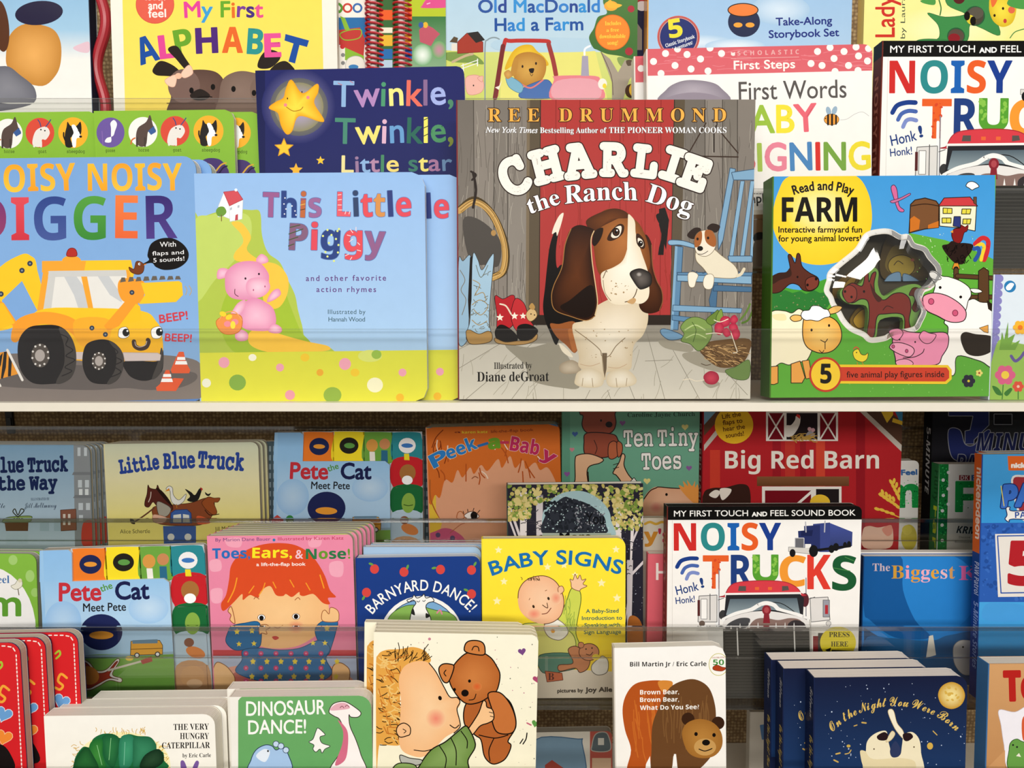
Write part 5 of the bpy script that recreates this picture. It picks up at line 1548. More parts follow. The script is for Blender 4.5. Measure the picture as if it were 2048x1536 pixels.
book('glitter', 'board_book', L3, (1598, 924), (1838, 921), None, .014, 'ece9e2', '''
P efece6 1590,910 1850,910 1850,1200 1590,1200
P 1f8a40 1598,915 1616,915 1616,1200 1598,1200
X 3fd06a 1.6 70 1598,925 1616,1120
X 0f5a28 1.6 70 1598,925 1616,1120
E fff 3.4 3.4 1606,955 1607,985 1606,1015 1606,1043 1607,1073 1616,940 1616,972 1617,1002
P 8a2a30 1637,945 1658,945 1658,955 1637,955
T b e8d8d8 1640,954 1655,954 8 "DK
T s 3f6fae 1662,955 1834,949 10 f1.5 "Baby Touch and Feel
T b 1f9a48 1632,1016 1838,1014 58 f3 "Farm
X 4fe07a 1.3 120 1635,960 1836,1014
X 0c5a26 1.3 120 1635,960 1836,1014
T B 24241f 1634,1058 1674,1060 14 "KRM
T s 3a3a34 1640,1068 1662,1068 4 "Discount
T s 3a3a34 1632,1077 1668,1077 4 "Bookstores
E d8c84a 16 26 1818,1075
E e8d85a 10 10 1814,1060
''', 'white touch book with sparkling green letters, peeping out right of the red barn book', d=.0225, r=.006, spine='2f7a45', group='white touch books with sparkling green letters')
spine_print('glitter', 'T b d8e83a 70,500 70,1300 90 "Farm\nT b 1f5a30 70,80 70,450 90 "Fluffy')
copy_book('glitter', 'white touch book with sparkling green letters and a green spine, right-hand copy', row=L3, tl=(1879, 925), d=.002, group='white touch books with sparkling green letters')
copy_book('tabs', 'blue board book with coloured tabs, in the dim row left of the orange baby book', row=L3, tl=(552, 869), d=.005, group='blue board books with coloured tabs')
# ================================================================== LOWER RACK, middle row
book('meadowfeel', 'board_book', L2, (-200, 1106), (72, 1108), None, .009, '84b844', '''
P 86ba46/7aae3a -210,1095 90,1095 90,1420 -210,1420
E a4cc74 9 10 26,1120
E a4cc74 9 12 60,1152
E 9cc66a 8 9 70,1185
E 9cc66a 10 10 20,1250
E f1efec 100 130 -28,1262
T r 3f6fa8 -120,1168 19,1166 15 "Touch and Feel
T s 5f9a34 -140,1232 41,1231 52 f3.5 "Farm
S e8e4d4:8a8a70:1 22,1172 30,1168 36,1160 44,1162 44,1172 36,1178 28,1178
E d8d0b0 4 4 40,1161
L 5a4a34 1.6 36,1178 38,1190
''', 'green touch book with a white round patch and a duckling, beside the tabbed blue book', r=.009, group='pair of green touch books', page='b8b4ac')
copy_book('meadowfeel', 'second green touch book, its top edge showing behind the first', dx=.003, depth=.0094, group='pair of green touch books')
def flowers():
    s = ''
    for j, y in enumerate((1322, 1352)):
        for x in range(480 if j else 482, 660, 28): s += '* f2d84a 6 %d,%d\n* f2d84a 6 %d,%d\n' % (x+24, y, x+24, y+2)
    for y in (1307, 1336, 1362):
        for x in range(492, 650, 30): s += 'E c84a78 5 5 %d,%d\nE e88aa8 2 2 %d,%d\n' % (x, y, x, y)
    return s
book('toddler', 'board_book', L2, (416, 1072), (705, 1067), None, .0085, 'ea8ca8', '''
P b4c26a 410,1060 715,1060 715,1072 410,1074
P ec8dab/e886a4 410,1072 715,1069 715,1300 410,1300
P c8484e 410,1300 715,1300 715,1312 410,1312
P b0bcd4 410,1312 715,1312 715,1420 410,1420
S f3a6bc 452,1078 482,1076 480,1094 456,1092
S f3a6bc 618,1080 642,1076 640,1092 620,1094
S f3aabf 420,1122 440,1120 442,1140 422,1142
S f3aabf 660,1126 685,1124 684,1152 662,1150
S f3aabf 422,1180 444,1178 442,1204 424,1204
S e2a08a 430,1345 520,1325 600,1320 690,1345 700,1400 420,1400
S c06a60 470,1345 560,1352 660,1345 690,1400 440,1400
S f2c288:8a5a30:1.6 424,1352 432,1326 446,1328 460,1340 470,1362 452,1400 430,1395
S f2c288:8a5a30:1.6 664,1340 676,1326 690,1330 700,1346 690,1390 668,1400
F f8cb92 f2bc80 462,1190 480,1160 560,1150 640,1160 655,1200 658,1225 654,1245 640,1265 600,1290 560,1297 520,1292 490,1270 470,1245
S f4c086:9a5a34:1.6 463,1214 456,1222 462,1230 460,1240 470,1246
S f4c086 640,1196 652,1205 654,1230 640,1240
S dc4f28 447,1222 442,1208 452,1190 458,1160 462,1132 478,1110 502,1096 530,1088 560,1086 590,1090 616,1104 634,1124 650,1152 660,1180 672,1194 656,1196 660,1208 646,1206 630,1190 622,1188 608,1192 600,1190 598,1184 584,1194 572,1188 566,1192 552,1190 540,1172 522,1182 516,1196 500,1190 486,1200 484,1188 466,1206
C f6a02e 2.4 474,1156 468,1180 456,1204
C f6a02e 2 530,1166 526,1178 518,1190
C f6a02e 2 546,1164 552,1176
C f6a02e 2 580,1160 588,1174
C f6a02e 2 612,1166 620,1180
C f6a02e 2.4 640,1150 648,1176
C f6a02e 2 508,1172 498,1186
C a8603a 1.5 508,1198 512,1194 518,1198
C a8603a 1.5 590,1200 596,1195 600,1199
E fff:6a4a30:1 7.5 6 523,1235 592,1233
E 15100e 4.5 5 523,1236 592,1233
R e88a6a f6c68e 592,1254 18 14
C b87a4a 1.4 546,1252 556,1256 566,1250
S c84a44 544,1274 552,1272 558,1276 550,1280
S 2f6fa4:1f4a70:1.4 456,1264 464,1252 490,1246 519,1246 521,1290 500,1297 470,1300 452,1284
S 2f6fa4:1f4a70:1.4 630,1260 646,1242 674,1242 672,1262 664,1290 655,1310 640,1290
S f4c48a:9a5a34:1.4 519,1252 532,1249 540,1255 532,1260 534,1268 524,1266 519,1268
S f4c48a:9a5a34:1.4 646,1242 644,1226 650,1220 658,1228 660,1216 668,1216 676,1222 678,1232 674,1243
S 3f74a6:1f4a70:1.4 486,1300 520,1296 560,1300 600,1296 640,1280 660,1296 652,1318 664,1345 640,1362 580,1368 520,1362 472,1344 484,1320
* f2d84a 6 474,1262 504,1260 504,1262 474,1264 478,1288 508,1287 654,1256 654,1258 626,1286 650,1286
''' + flowers() + '''T s 6a3f7a 431,1083 541,1081 6.5 "By Marion Dane Bauer
E 2f7fb0 3 3 548,1080
T s c02f5a 556,1081 687,1079 6.5 "Illustrated by Karen Katz
T b 2f6fbc 425,1117 500,1116 20 f.6 j2 "Toes,
T b f8e82c 505,1116 584,1115 20 f.6 j2 "Ears,
T b f4c8d4 591,1117 606,1117 18 f.6 "&
T b 2f7a4a,6a9a34,2f7a4a 612,1118 700,1117 20 f.6 j2 "Nose!
T s fbf4ee 513,1132 611,1131 6.5 f.4 "a lift-the-flap book
''', 'pink board book of a red-haired toddler in a blue flowered top, front copy', r=.008, group='stack of pink toddler books', side='c2c48e', page='c4bcaa')
for i in range(5): copy_book('toddler', 'pink toddler book in the stack, %s behind the front copy' % ['first', 'second', 'third', 'fourth', 'fifth'][i], dx=.0028*(i+1), depth=.0089*(i+1), group='stack of pink toddler books')
book('cowring', 'board_book', L2, (713, 1116), (960, 1112), None, .012, '1f3f88', '''
P 20408a/1c3a80 705,1100 975,1100 975,1420 705,1420
E d84a44 9 9.5 749,1138 808,1144 881,1139 943,1140 733,1185 943,1188
E 6aa048 5 2.4 742,1128,20 815,1134,-70 868,1136,-10 950,1128,-60 727,1196,-60 932,1180,20
E fbfbf8 84 84 843,1276
E 7fb0dc:2a3f6a:1.5 76 76 843,1276
S 8ab85a:3a5a2a:1.2 775,1240 800,1216 830,1210 870,1220 900,1226 916,1250 910,1330 790,1330 770,1290
S fbfbf8:2a2a2a:1.6 820,1240 826,1216 832,1206 826,1200 818,1204 814,1200 824,1196 828,1190 834,1196 844,1192 848,1188 852,1196 862,1194 868,1202 856,1206 852,1216 862,1240 850,1260 826,1260
S 2a2a2a 830,1230 822,1226 826,1216
S 2a2a2a 852,1226 860,1232 852,1236
C 2a2a2a 1.3 833,1202 837,1204 840,1201
C 2a2a2a 1.3 845,1201 848,1203 851,1200
C e08aa0 3 874,1226 880,1220 884,1228
A s fdfdfa 844,1307 126 142 40 21 f.6 "BARNYARD DANCE!
''', 'navy blue board book with red apples and a cow in a white ring', r=.008, page='d4dae4', side='b8c4d4', spine='1c387a')
book('rain', 'board_book', L2, (729, 1094), (962, 1094), None, .008, 'a4c0dc', 'P 9cbcdc/b8d0e4 720,1080 970,1080 970,1140 720,1140', 'light blue board book showing its top edge behind the navy apple book', d=.0135, r=.008, page='d8dce4', group='light blue books behind the navy apple book')
copy_book('rain', 'second light blue board book, last behind the navy apple book', dx=.006, depth=.010, group='light blue books behind the navy apple book')
book('waving', 'board_book', L2, (965, 1078), (1251, 1076), None, .011, 'ffe93c', '''
P ffe93e/fde23a 960,1070 1265,1070 1265,1310 960,1310
P fbd83a 1150,1300 1262,1300 1262,1350 1150,1350
P e8dcca/d2c6b4 960,1330 1262,1345 1262,1420 960,1420
* fff3b8 8 997,1100 1232,1099 1128,1130 1008,1163 1095,1134
* fff3b8 9 1203,1166 994,1202 1234,1196
* fff3b8 7 1150,1150
A s 1f72b2 1115,1506 378 110.5 70.5 27 f2 "BABY SIGNS
S cfd85a:5a6a2a:1.6 1143,1177 1158,1180 1162,1200 1155,1240 1152,1268 1160,1300 1120,1312 1112,1270 1116,1240 1132,1205
K 9ab04a 1.6 20 26 1130,1190 1150,1290 95 12
S f6c8a0:8a5a3a:1.4 1144,1176 1142,1166 1140,1158 1146,1160 1150,1148 1155,1158 1160,1150 1164,1160 1172,1158 1166,1168 1174,1172 1162,1178 1158,1182
S e2e080:6a7a2a:1.6 1040,1255 1070,1246 1110,1250 1145,1268 1150,1300 1120,1318 1040,1314
S 5a8a78:2a4a3a:1.4 1080,1310 1150,1308 1165,1330 1130,1342 1085,1345
P 7a9a8a 1090,1312 1096,1312 1096,1343 1090,1343
S f4f0e6:8a7a6a:1.6 1095,1242 1112,1238 1130,1250 1136,1266 1120,1280 1098,1274 1088,1256
F fad0ac f2b890 1036,1190 1046,1166 1066,1154 1090,1152 1112,1164 1124,1184 1128,1206 1122,1230 1106,1244 1086,1248 1060,1240 1040,1220
C 6a4430 1.6 1036,1196 1038,1180 1048,1164 1066,1154 1090,1152 1110,1162 1122,1180 1128,1204 1122,1230 1106,1244 1088,1248
S f6c29a:8a5a3a:1.4 1116,1176 1124,1172 1128,1180 1124,1186 1118,1188
R ee8c74 f6c49e 1068,1228 15 11
R ee9478 f6c8a2 1112,1196 11 13
C 5a3a26 1.6 1085,1210 1095,1216 1094,1206
C 7a3a2a 1.6 1084,1228 1094,1226 1102,1216
E 3a2a1c 2.4 3.4 1067,1213,-20 1097,1197,-20
C 8a5a3a 1.2 1058,1200 1060,1196
C 8a5a3a 1.2 1090,1182 1094,1180
K 5a4026 1.1 8 16 1042,1162 1080,1160 -115 30
E f0a83a 4 4 1106,1262
S c8845a:5a3420:1.6 1136,1300 1150,1292 1165,1300 1180,1312 1176,1336 1160,1345 1150,1336 1120,1342 1118,1330 1146,1326
E cf8a60:5a3420:1.6 20 17 1178,1304
E cf8a60:5a3420:1.2 6 6 1162,1290
E 2a1a12 1.6 1.6 1172,1298 1184,1296
C 2a1a12 1.4 1172,1308 1180,1310 1186,1304
S e8e4dc:7a7468:1.6 1184,1330 1196,1318 1206,1312 1216,1322 1214,1344 1196,1350 1184,1342
E f2d84a 8 6 1192,1314
P c86a44:6a3020:1.2 1090,1342 1124,1346 1126,1360 1094,1364
T r 5a2a20 1096,1360 1108,1360 14 "B
T s 3a6a62 1172,1226 1237,1225 7.5 f.5 "A Baby-Sized
T s 3a6a62 1164,1240 1244,1239 7.5 f.5 "Introduction to
T s 3a6a62 1169,1254 1240,1253 7.5 f.5 "Speaking with
T s 3a6a62 1168,1268 1242,1267 7.5 f.5 "Sign Language
T s 4a4038 1115,1385 1166,1384 7 f1 "pictures by
T s 4a4038 1171,1384 1232,1383 9 f1.4 "Joy Allen
''', 'bright yellow board book of a baby waving one hand', r=.009, spine='f0dc3a', page='e2d8b8')
LEAF = ''.join('X %s 6 60 1015,970 1285,1012\nX %s 5 30 1015,1000 1060,1040\nX %s 5 36 1225,1000 1290,1060\n' % (c, c, c) for c in ('a8aa5a', 'c8b86a', '7f9a44', 'e0cf8a'))
book('birches', 'picture_book', L2, (1015, 970), (1286, 967), None, .014, '2c2a38', '''
P 2d2b38/22222c 1010,960 1300,960 1300,1420 1010,1420
X b8c0d0 .9 60 1230,1060 1290,1230
P e8e0e0 1040,985 1054,985 1052,1200 1040,1200
P d8d0d4 1072,990 1086,990 1084,1200 1074,1200
P e8e0e0 1232,1000 1244,1000 1240,1220 1228,1220
P e8e0e0 1262,1040 1270,1030 1250,1250 1258,1200
L d8d0d4 5 1018,1010 1042,1080
L d8d0d4 4 1014,1026 1034,1080
L d8d0d4 4 1288,1030 1262,1090
L d8d0d4 5 1300,1110 1262,1150
P cfc8cc 1254,1120 1266,1120 1262,1300 1254,1300
K 3a3840 1.6 9 40 1040,990 1090,1080 0 20
K 3a3840 1.6 9 30 1228,1000 1266,1160 0 20
''' + LEAF + '''
S a8c8ce 1085,1070 1085,1030 1098,1004 1120,988 1146,982 1172,984 1198,998 1216,1018 1222,1040 1222,1080 1085,1080
S 30343e 1090,1070 1092,1028 1106,1010 1128,994 1140,996 1156,1000 1180,1010 1206,1030 1212,1050 1205,1068
X 22262e 4 90 1090,1000 1180,1060
X c2dade 1.5 120 1090,990 1218,1066
X 8a8a94 2 60 1150,1010 1210,1060
P a8b4a8 1085,1066 1222,1066 1222,1090 1085,1090
T s 16181c 1172,1048 1208,1048 22 f1 "You
T s 16181c 1120,1082 1182,1080 16 f1.6 "More
S a8642c 1258,1300 1256,1240 1270,1232 1284,1250 1290,1300
''', 'dark woodland picture book with pale birch trunks and a misty moon', d=.030, style='hard', spine='3a4a44', mtl='gloss', page='3a3438')
book('cream', 'picture_book', L2, (1250, 1036), (1400, 1036), None, .010, 'ece2cc', '''
P efe6d2 1240,1030 1410,1030 1410,1300 1240,1300
C e8b84a 5 1290,1048 1300,1044 1312,1048 1324,1044 1336,1048
T b e09a3a,e09a3a,c83a5a,d8446a 1262,1084 1345,1084 26 f2 "By's
''', 'cream book with orange and pink letters, a strip left of the truck sound book', d=.052, style='board', mtl='gloss')
book('rose', 'picture_book', L2, (1298, 1108), (1420, 1108), None, .010, 'd8626e', '''
P da6672/c8525e 1290,1100 1430,1100 1430,1420 1290,1420
P f2e6e0 1312,1126 1317,1126 1317,1160 1312,1160
P f2e6e0 1312,1142 1328,1142 1328,1147 1312,1147
''', 'rose pink book, a narrow strip at the left side of the truck sound book', d=.022, style='board', mtl='gloss')
book('trucks', 'board_book', L2, (1336, 1013), (1724, 1012), None, .016, 'f7f4f0', '''
P f9f7f3/f5f0ea 1325,1000 1740,1000 1740,1420 1325,1420
P 121110 1325,1000 1740,1000 1740,1039 1325,1040
P ddd8d2 1344,1041 1345,1041 1345,1280 1344,1280
T s fbfaf6 1348,1033 1496,1032 11.5 f.3 "MY FIRST TOUCH
T s fbfaf6 1504,1033 1534,1032 8.5 f1 "AND
T s fbfaf6 1541,1032 1711,1031 11.5 f.3 "FEEL SOUND BOOK
T b cf2f2c,2f8a8c,1f62b4,e8602a,1f3f90 1348,1101 1562,1100 54 f1 "NOISY
T b e8622c 1406,1177 1457,1177 66 f1 "T
T b 24407f 1462,1172 1503,1172 62 f1 "R
T b 58a034 1506,1164 1556,1164 54 f2 "U
T b f29a36 1560,1172 1611,1172 60 f2 "C
T b e03f32 1615,1178 1661,1178 68 f1 "K
T b 1f5a34 1665,1180 1712,1180 68 f1.5 "S
X 8ac44e 4 14 1508,1112 1518,1150
X 8ac44e 4 14 1544,1112 1554,1150
X d84a2a 3 14 1424,1115 1440,1175
L 4a8a4a 1.6 1690,1114 1708,1122
L 4a8a4a 1.6 1668,1136 1700,1142
C 1f3f8a 8 1354,1134 1362,1122 1378,1117 1394,1117
C 4a68b0 7 1364,1146 1370,1136 1382,1131 1395,1132
C 7f90cc 7 1373,1158 1378,1148 1386,1145 1396,1147
T s 24407f 1354,1190 1398,1180 17.5 f.5 "Honk
T s 24407f 1403,1175 1408,1174 18 f2 "!
T s 24407f 1352,1208 1390,1204 13 f.4 "Honk!
P 44529a/333c66 1660,1046 1705,1064 1704,1092 1660,1104
P 3a4684 1626,1048 1660,1045 1660,1104 1640,1104 1626,1100
P 2a3366 1608,1052 1640,1050 1640,1100 1610,1100
P 2a3366 1596,1062 1640,1058 1640,1094 1598,1098
P 1f2650 1602,1062 1626,1060 1624,1072 1602,1072
L b8b8c0 2.4 1612,1064 1611,1044
L b8b8c0 2.4 1649,1064 1650,1042
P 6a6a70:c8c8cc:1.4 1590,1076 1608,1076 1608,1096 1590,1096
P d8d4ce:8a8a8a:1 1577,1094 1620,1096 1620,1108 1577,1103
P f0ede8 1610,1088 1622,1088 1622,1096 1610,1096
E 1a1a1c 9 12 1627,1102
E 1a1a1c 6 8 1585,1106
E 1a1a1c 6 8 1663,1098 1672,1094
E 1a1a1c 4 6 1690,1090 1698,1088
L 1a1a1c 5 1620,1102 1700,1092
L 8a8a92 2 1438,1140 1438,1250
L 8a8a92 2 1612,1156 1612,1250
L f4f4f4 5 1434,1150 1434,1250
P e0dcd8:6a6a6a:1.4 1398,1192 1434,1190 1434,1244 1396,1244
P f8f6f2:6a6a6a:1 1402,1198 1414,1198 1414,1238 1402,1238
P 5a2a2a 1395,1200 1400,1200 1400,1232 1395,1232
P e0dcd8:6a6a6a:1.4 1620,1196 1656,1194 1660,1240 1622,1244
P 9a9aa4:5a5a5a:1 1646,1200 1659,1200 1659,1234 1646,1234
P b03038 1650,1210 1656,1210 1656,1228 1650,1228
L 5a5a5a 1.6 1420,1188 1420,1240
L 5a5a5a 1.4 1436,1200 1448,1196
L 5a5a5a 1.4 1612,1200 1630,1194
E 6a5a50 6 6 1404,1247
E d8d4d0:888:1 5 5 1657,1247
E 5a2a30 8 14 1610,1200
E 3a3a3a 8 10 1446,1230
S d8404a:a02a34:1.4 1450,1190 1460,1172 1480,1164 1530,1161 1570,1164 1592,1174 1602,1186 1602,1192 1450,1194
P f4f0ec 1450,1186 1602,1184 1602,1192 1450,1194
P 2a2a2e 1452,1190 1600,1188 1608,1196 1606,1232 1448,1234
P 55646e/93a2a8 1460,1198 1594,1196 1600,1228 1452,1230
P 5a5450 1478,1172 1492,1172 1492,1182 1476,1182
P 5a5450 1564,1172 1576,1172 1578,1180 1564,1182
P e86a3a 1510,1174 1518,1174 1518,1180 1510,1180
P e86a3a 1536,1174 1544,1174 1544,1180 1536,1180
C 222 1.6 1520,1206 1560,1206 1592,1226
C f6f4f0 8 1446,1240 1470,1228 1500,1220 1518,1210 1532,1206 1548,1210 1560,1220 1596,1230 1618,1240
C 2a2a2c 4 1452,1240 1480,1230 1520,1222 1548,1222 1580,1230 1612,1240
S e8e4e0 1446,1258 1450,1240 1490,1226 1532,1222 1576,1228 1614,1240 1620,1258 1620,1270 1444,1270
S 4a4a4c 1452,1258 1458,1246 1480,1236 1500,1238 1490,1256
S 8a7068 1500,1250 1512,1238 1532,1236 1556,1240 1580,1236 1600,1240 1612,1256 1612,1266 1500,1266
S 3a3436 1576,1248 1590,1240 1608,1246 1610,1262 1580,1262
E 8a2a34 9 10 1533,1220
E b04a50 5 6 1533,1220
P 8a2a34 1528,1226 1538,1226 1540,1246 1526,1246
P 34332f/4a4844 1446,1258 1620,1256 1622,1420 1448,1420
P f4f2ee 1460,1258 1462,1250 1464,1258
P f4f2ee 1478,1256 1480,1246 1482,1256
P f4f2ee 1496,1256 1498,1244 1500,1256
P f4f2ee 1514,1256 1516,1244 1518,1256
P f4f2ee 1550,1256 1552,1244 1554,1256
P f4f2ee 1568,1256 1570,1244 1572,1256
P f4f2ee 1586,1256 1588,1244 1590,1256
''' + ''.join('L 55534e 1.2 1450,%d 1618,%d\n' % (y, y) for y in range(1264, 1400, 6)) + '''
L e8e6e2 2.5 1474,1256 1476,1310
L e8e6e2 2.5 1588,1256 1590,1310
P e8e6e2 1412,1250 1446,1250 1446,1300 1420,1300
L c8c4be 4 1620,1240 1622,1320
P 8a2a2c 1626,1272 1640,1272 1640,1310 1626,1310
P 4a4640 1636,1266 1650,1266 1650,1320 1636,1320
E f4e038 36 32 1676,1285
T r 3a3618 1658,1274 1699,1274 10 "PRESS
T r 3a3618 1662,1293 1696,1293 10 "HERE
L 2a2818 3 1664,1301 1708,1303
P 2a2818 1650,1300 1662,1295 1660,1306
''', 'white truck sound book with a red lorry front, beside the yellow baby book', r=.006, spine='6a2a22', page='181614', side='141312', group='white truck sound books')
spine_print('trucks', 'P 121110 0,0 170,0 170,140 0,140\nT b b06a5a 40,300 40,1600 70 "NOISY TRUCKS')
copy_book('trucks', 'white truck sound book standing at the upper right, behind the boxed farm set', row=U2, tl=(1767, 84), d=0, group='white truck sound books')
book('whale', 'picture_book', L2, (1729, 1113), (2040, 1113), None, .009, '1f70b8', '''
P 1c66ac/2a7fca 1720,1100 2050,1100 2050,1280 1720,1280
S 2c84d0 1800,1110 1900,1110 1948,1150 1946,1220 1900,1262 1850,1262 1812,1230 1800,1170
S 1a5a9c 1728,1110 1800,1110 1806,1180 1830,1240 1860,1275 1790,1275 1740,1240 1728,1220
P 24486e 1728,1255 1760,1275 1728,1300
S 2a5f92 1728,1284 1780,1276 1860,1282 1900,1270 1960,1276 1960,1420 1728,1420
P e4e0d4 1852,1316 1858,1272 1866,1270 1872,1310
S d8d4cc:8a8a84:1 1906,1300 1912,1286 1926,1280 1950,1284 1964,1300 1960,1340 1930,1350 1910,1330
P f2efe8 1732,1300 1748,1330 1732,1330
E 222 2 2 1926,1294
T r c8b4bc 1745,1142 1780,1142 15 "The
T r d09a3a,f2a0b8,e8a03a,f4b4c4,e8a83a,f4c0c8,d8a060 1783,1157 1910,1157 26 "Biggest
T r e46aa4,f4c0d0,e46aa4,f4b0c4 1918,1160 2020,1160 28 "Kiss
''', 'plain royal blue picture book right of the truck sound book', d=.031, style='board', spine='1a3f70', mtl='gloss', r=.002, page='e4e0d8')
book('whiteback', 'picture_book', L2, (1722, 1104), (2040, 1104), None, .009, 'e8e4dc', 'P e8e4dc 1700,1090 2050,1090 2050,1300 1700,1300\nL 4a62a0 2 1715,1108 2050,1108', 'white book whose top edge shows behind the royal blue picture book', d=.041, style='board', page='e8e4dc')
book('badge', 'picture_book', L2, (1966, 909), (2260, 905), None, .012, '3d9bdc', '''
P 4aa6e6/3a98da 1955,895 2270,895 2270,1060 1955,1060
P e86a28 2015,912 2100,912 2100,941 2017,941
T s fdf6ee 2023,935 2105,935 9 f2 "nickelodeon
P 2f5fb4 1955,1046 2270,1044 2270,1206 1955,1206
X 264f9c 5 60 1966,1050 2048,1200
X 3a6cc0 4 50 1966,1050 2048,1200
P 4aa8e6/2f7fc0 1955,1204 2270,1204 2270,1420 1955,1420
P eae4dc 1990,1068 2270,1064 2270,1190 1996,1194
P n:2f55a8:2.4 1995,1072 2262,1068 2262,1182 2002,1186
T b b4242c 2018,1168 2088,1168 84 f6 "5
S a4343c:e8e4e0:4 2024,960 2050,952 2090,952 2110,962 2110,1010 2080,1036 2060,1042 2040,1030
T B 3f74d0 2004,1014 2120,1006 42 f5 o1f2f6a:2 "PAW
L f2d84a 1.6 2002,972 2008,1012
S f6f4f0:2a3a6a:2 2012,1016 2020,1014 2026,1022 2100,1020 2100,1040 2026,1038 2018,1044 2010,1038 2014,1030
T b 2f4fa0 2030,1036 2098,1034 12 "PATROL
S 4a9fe0 1970,1210 2000,1206 2048,1212 2048,1240 1970,1240
''', 'tall blue story book with an orange tag and a big red five', style='board', spine='22468e', mtl='gloss', d=0, group='tall blue story books')
spine_print('badge', 'P e06a2c 0,0 180,0 180,1050 0,1050\nT s fbe8d8 45,150 45,900 90 f8 "nickelodeon\nT b c8d0e8 45,1150 45,1500 80 "PAW Patrol\nT B a8b8e0 45,1580 45,2300 75 "5-Minute Stories')
copy_book('badge', 'second tall blue story book, its top showing behind the first', dx=.012, depth=.0126, group='tall blue story books')
# ================================================================== LOWER RACK, front row
def dashes(x, y0, y1): return ''.join('L f6e8e0 2.4 %.1f,%d %.1f,%d\n' % (x+(y-1285)*.05, y, x+(y+4-1285)*.05, y+4) for y in range(y0, y1, 8))
book('hearts', 'board_book', L1, (-190, 1289), (39, 1285), None, .0105, 'd7262b', '''
P d9282c/d22228 -200,1270 80,1270 80,1560 -200,1560
T s f4ead8 -160,1292 -158,1292 3 ".
L f6e8e0 2.4 -20,1292 -14,1292
L f6e8e0 2.4 -8,1292 -2,1292
L f6e8e0 2.4 4,1292 10,1292
L f6e8e0 2.4 16,1293 22,1294
C f6e8e0 2.4 26,1296 30,1302
''' + dashes(31, 1310, 1540) + '''
C a8c83a 4 -6,1330 2,1324 4,1332 -4,1340
C f2a83a 5 18,1380 6,1372 0,1386 10,1396 4,1404 -6,1400
H 6a9fd4:d8e0e8:1.4 17 8,1428,20
H f08a34:f4c090:1.4 17 8,1474,15
S 1a1414 -40,1500 0,1488 22,1510 26,1540 -40,1540
''', 'red stitched heart book at the lower left corner, nearest of its stack', r=.011, page='cfc0ae', side='1f2c62', back='1f2c62', group='red stitched heart books')
copy_book('hearts', 'red stitched heart book, middle one of its stack', dx=.0165, depth=.012, group='red stitched heart books')
copy_book('hearts', 'red stitched heart book, rearmost of its stack', dx=.041, depth=.024, group='red stitched heart books')
book('leafy', 'board_book', L1, (90, 1432), (429, 1428), None, .0165, 'fbf8ee', '''
P fcf9f0/f8f3e6 80,1415 445,1415 445,1570 80,1570
R f8e060 fbf2c0 245,1530 96 66
K d8a83a 1.1 10 24 150,1490 180,1536 200 40
K d8a83a 1.1 10 24 190,1462 300,1472 -90 40
K d8a83a 1.1 10 24 310,1490 335,1536 -20 40
S 1f6a3c 148,1530 152,1512 166,1494 180,1494 186,1478 204,1468 226,1468 240,1476 256,1468 276,1472 300,1474 312,1488 314,1502 326,1504 328,1520 324,1540 150,1560
F 2f7a44 1a5a34 206,1472 226,1468 240,1480 236,1510 226,1536 210,1520 204,1490
F 3f9a70 2a7a5a 240,1478 262,1470 270,1490 262,1530 240,1536
F 3a8a62 246a48 270,1474 304,1478 312,1500 290,1520 268,1536 266,1500
F 3f8a3a 1f6a30 182,1484 204,1478 206,1510 212,1536 190,1536 178,1510
F 2a4a30 14301e 290,1510 318,1498 328,1520 310,1536 280,1536
F 2a6a34 184a26 152,1516 172,1494 186,1510 196,1540 150,1540
C 7ac0a0 1.2 250,1484 248,1530
C 8ac88a 1.2 222,1476 218,1520
C 8ac88a 1.2 194,1490 204,1530
T r 15120f 347,1460 418,1459 12 "THE VERY
T r 15120f 360,1478 418,1478 12 "HUNGRY
T r 15120f 324,1497 420,1496 12 "CATERPILLAR
T r 15120f 365,1515 422,1514 8 "by Eric Carle
S 7a5aa0 361,1524 368,1522 374,1540 364,1546
S 7a5aa0 392,1522 398,1526 390,1546 384,1540
''', 'white board book with a dark green leafy rosette, nearest of its stack', r=.011, side='f2ecdc', page='efe9dc', back='22201c', group='white books with a green leafy rosette')
copy_book('leafy', 'white leafy rosette book, middle one of its stack', dx=.0045, depth=.0172, group='white books with a green leafy rosette')
copy_book('leafy', 'white leafy rosette book, rearmost of its stack', dx=.027, depth=.0344, group='white books with a green leafy rosette')
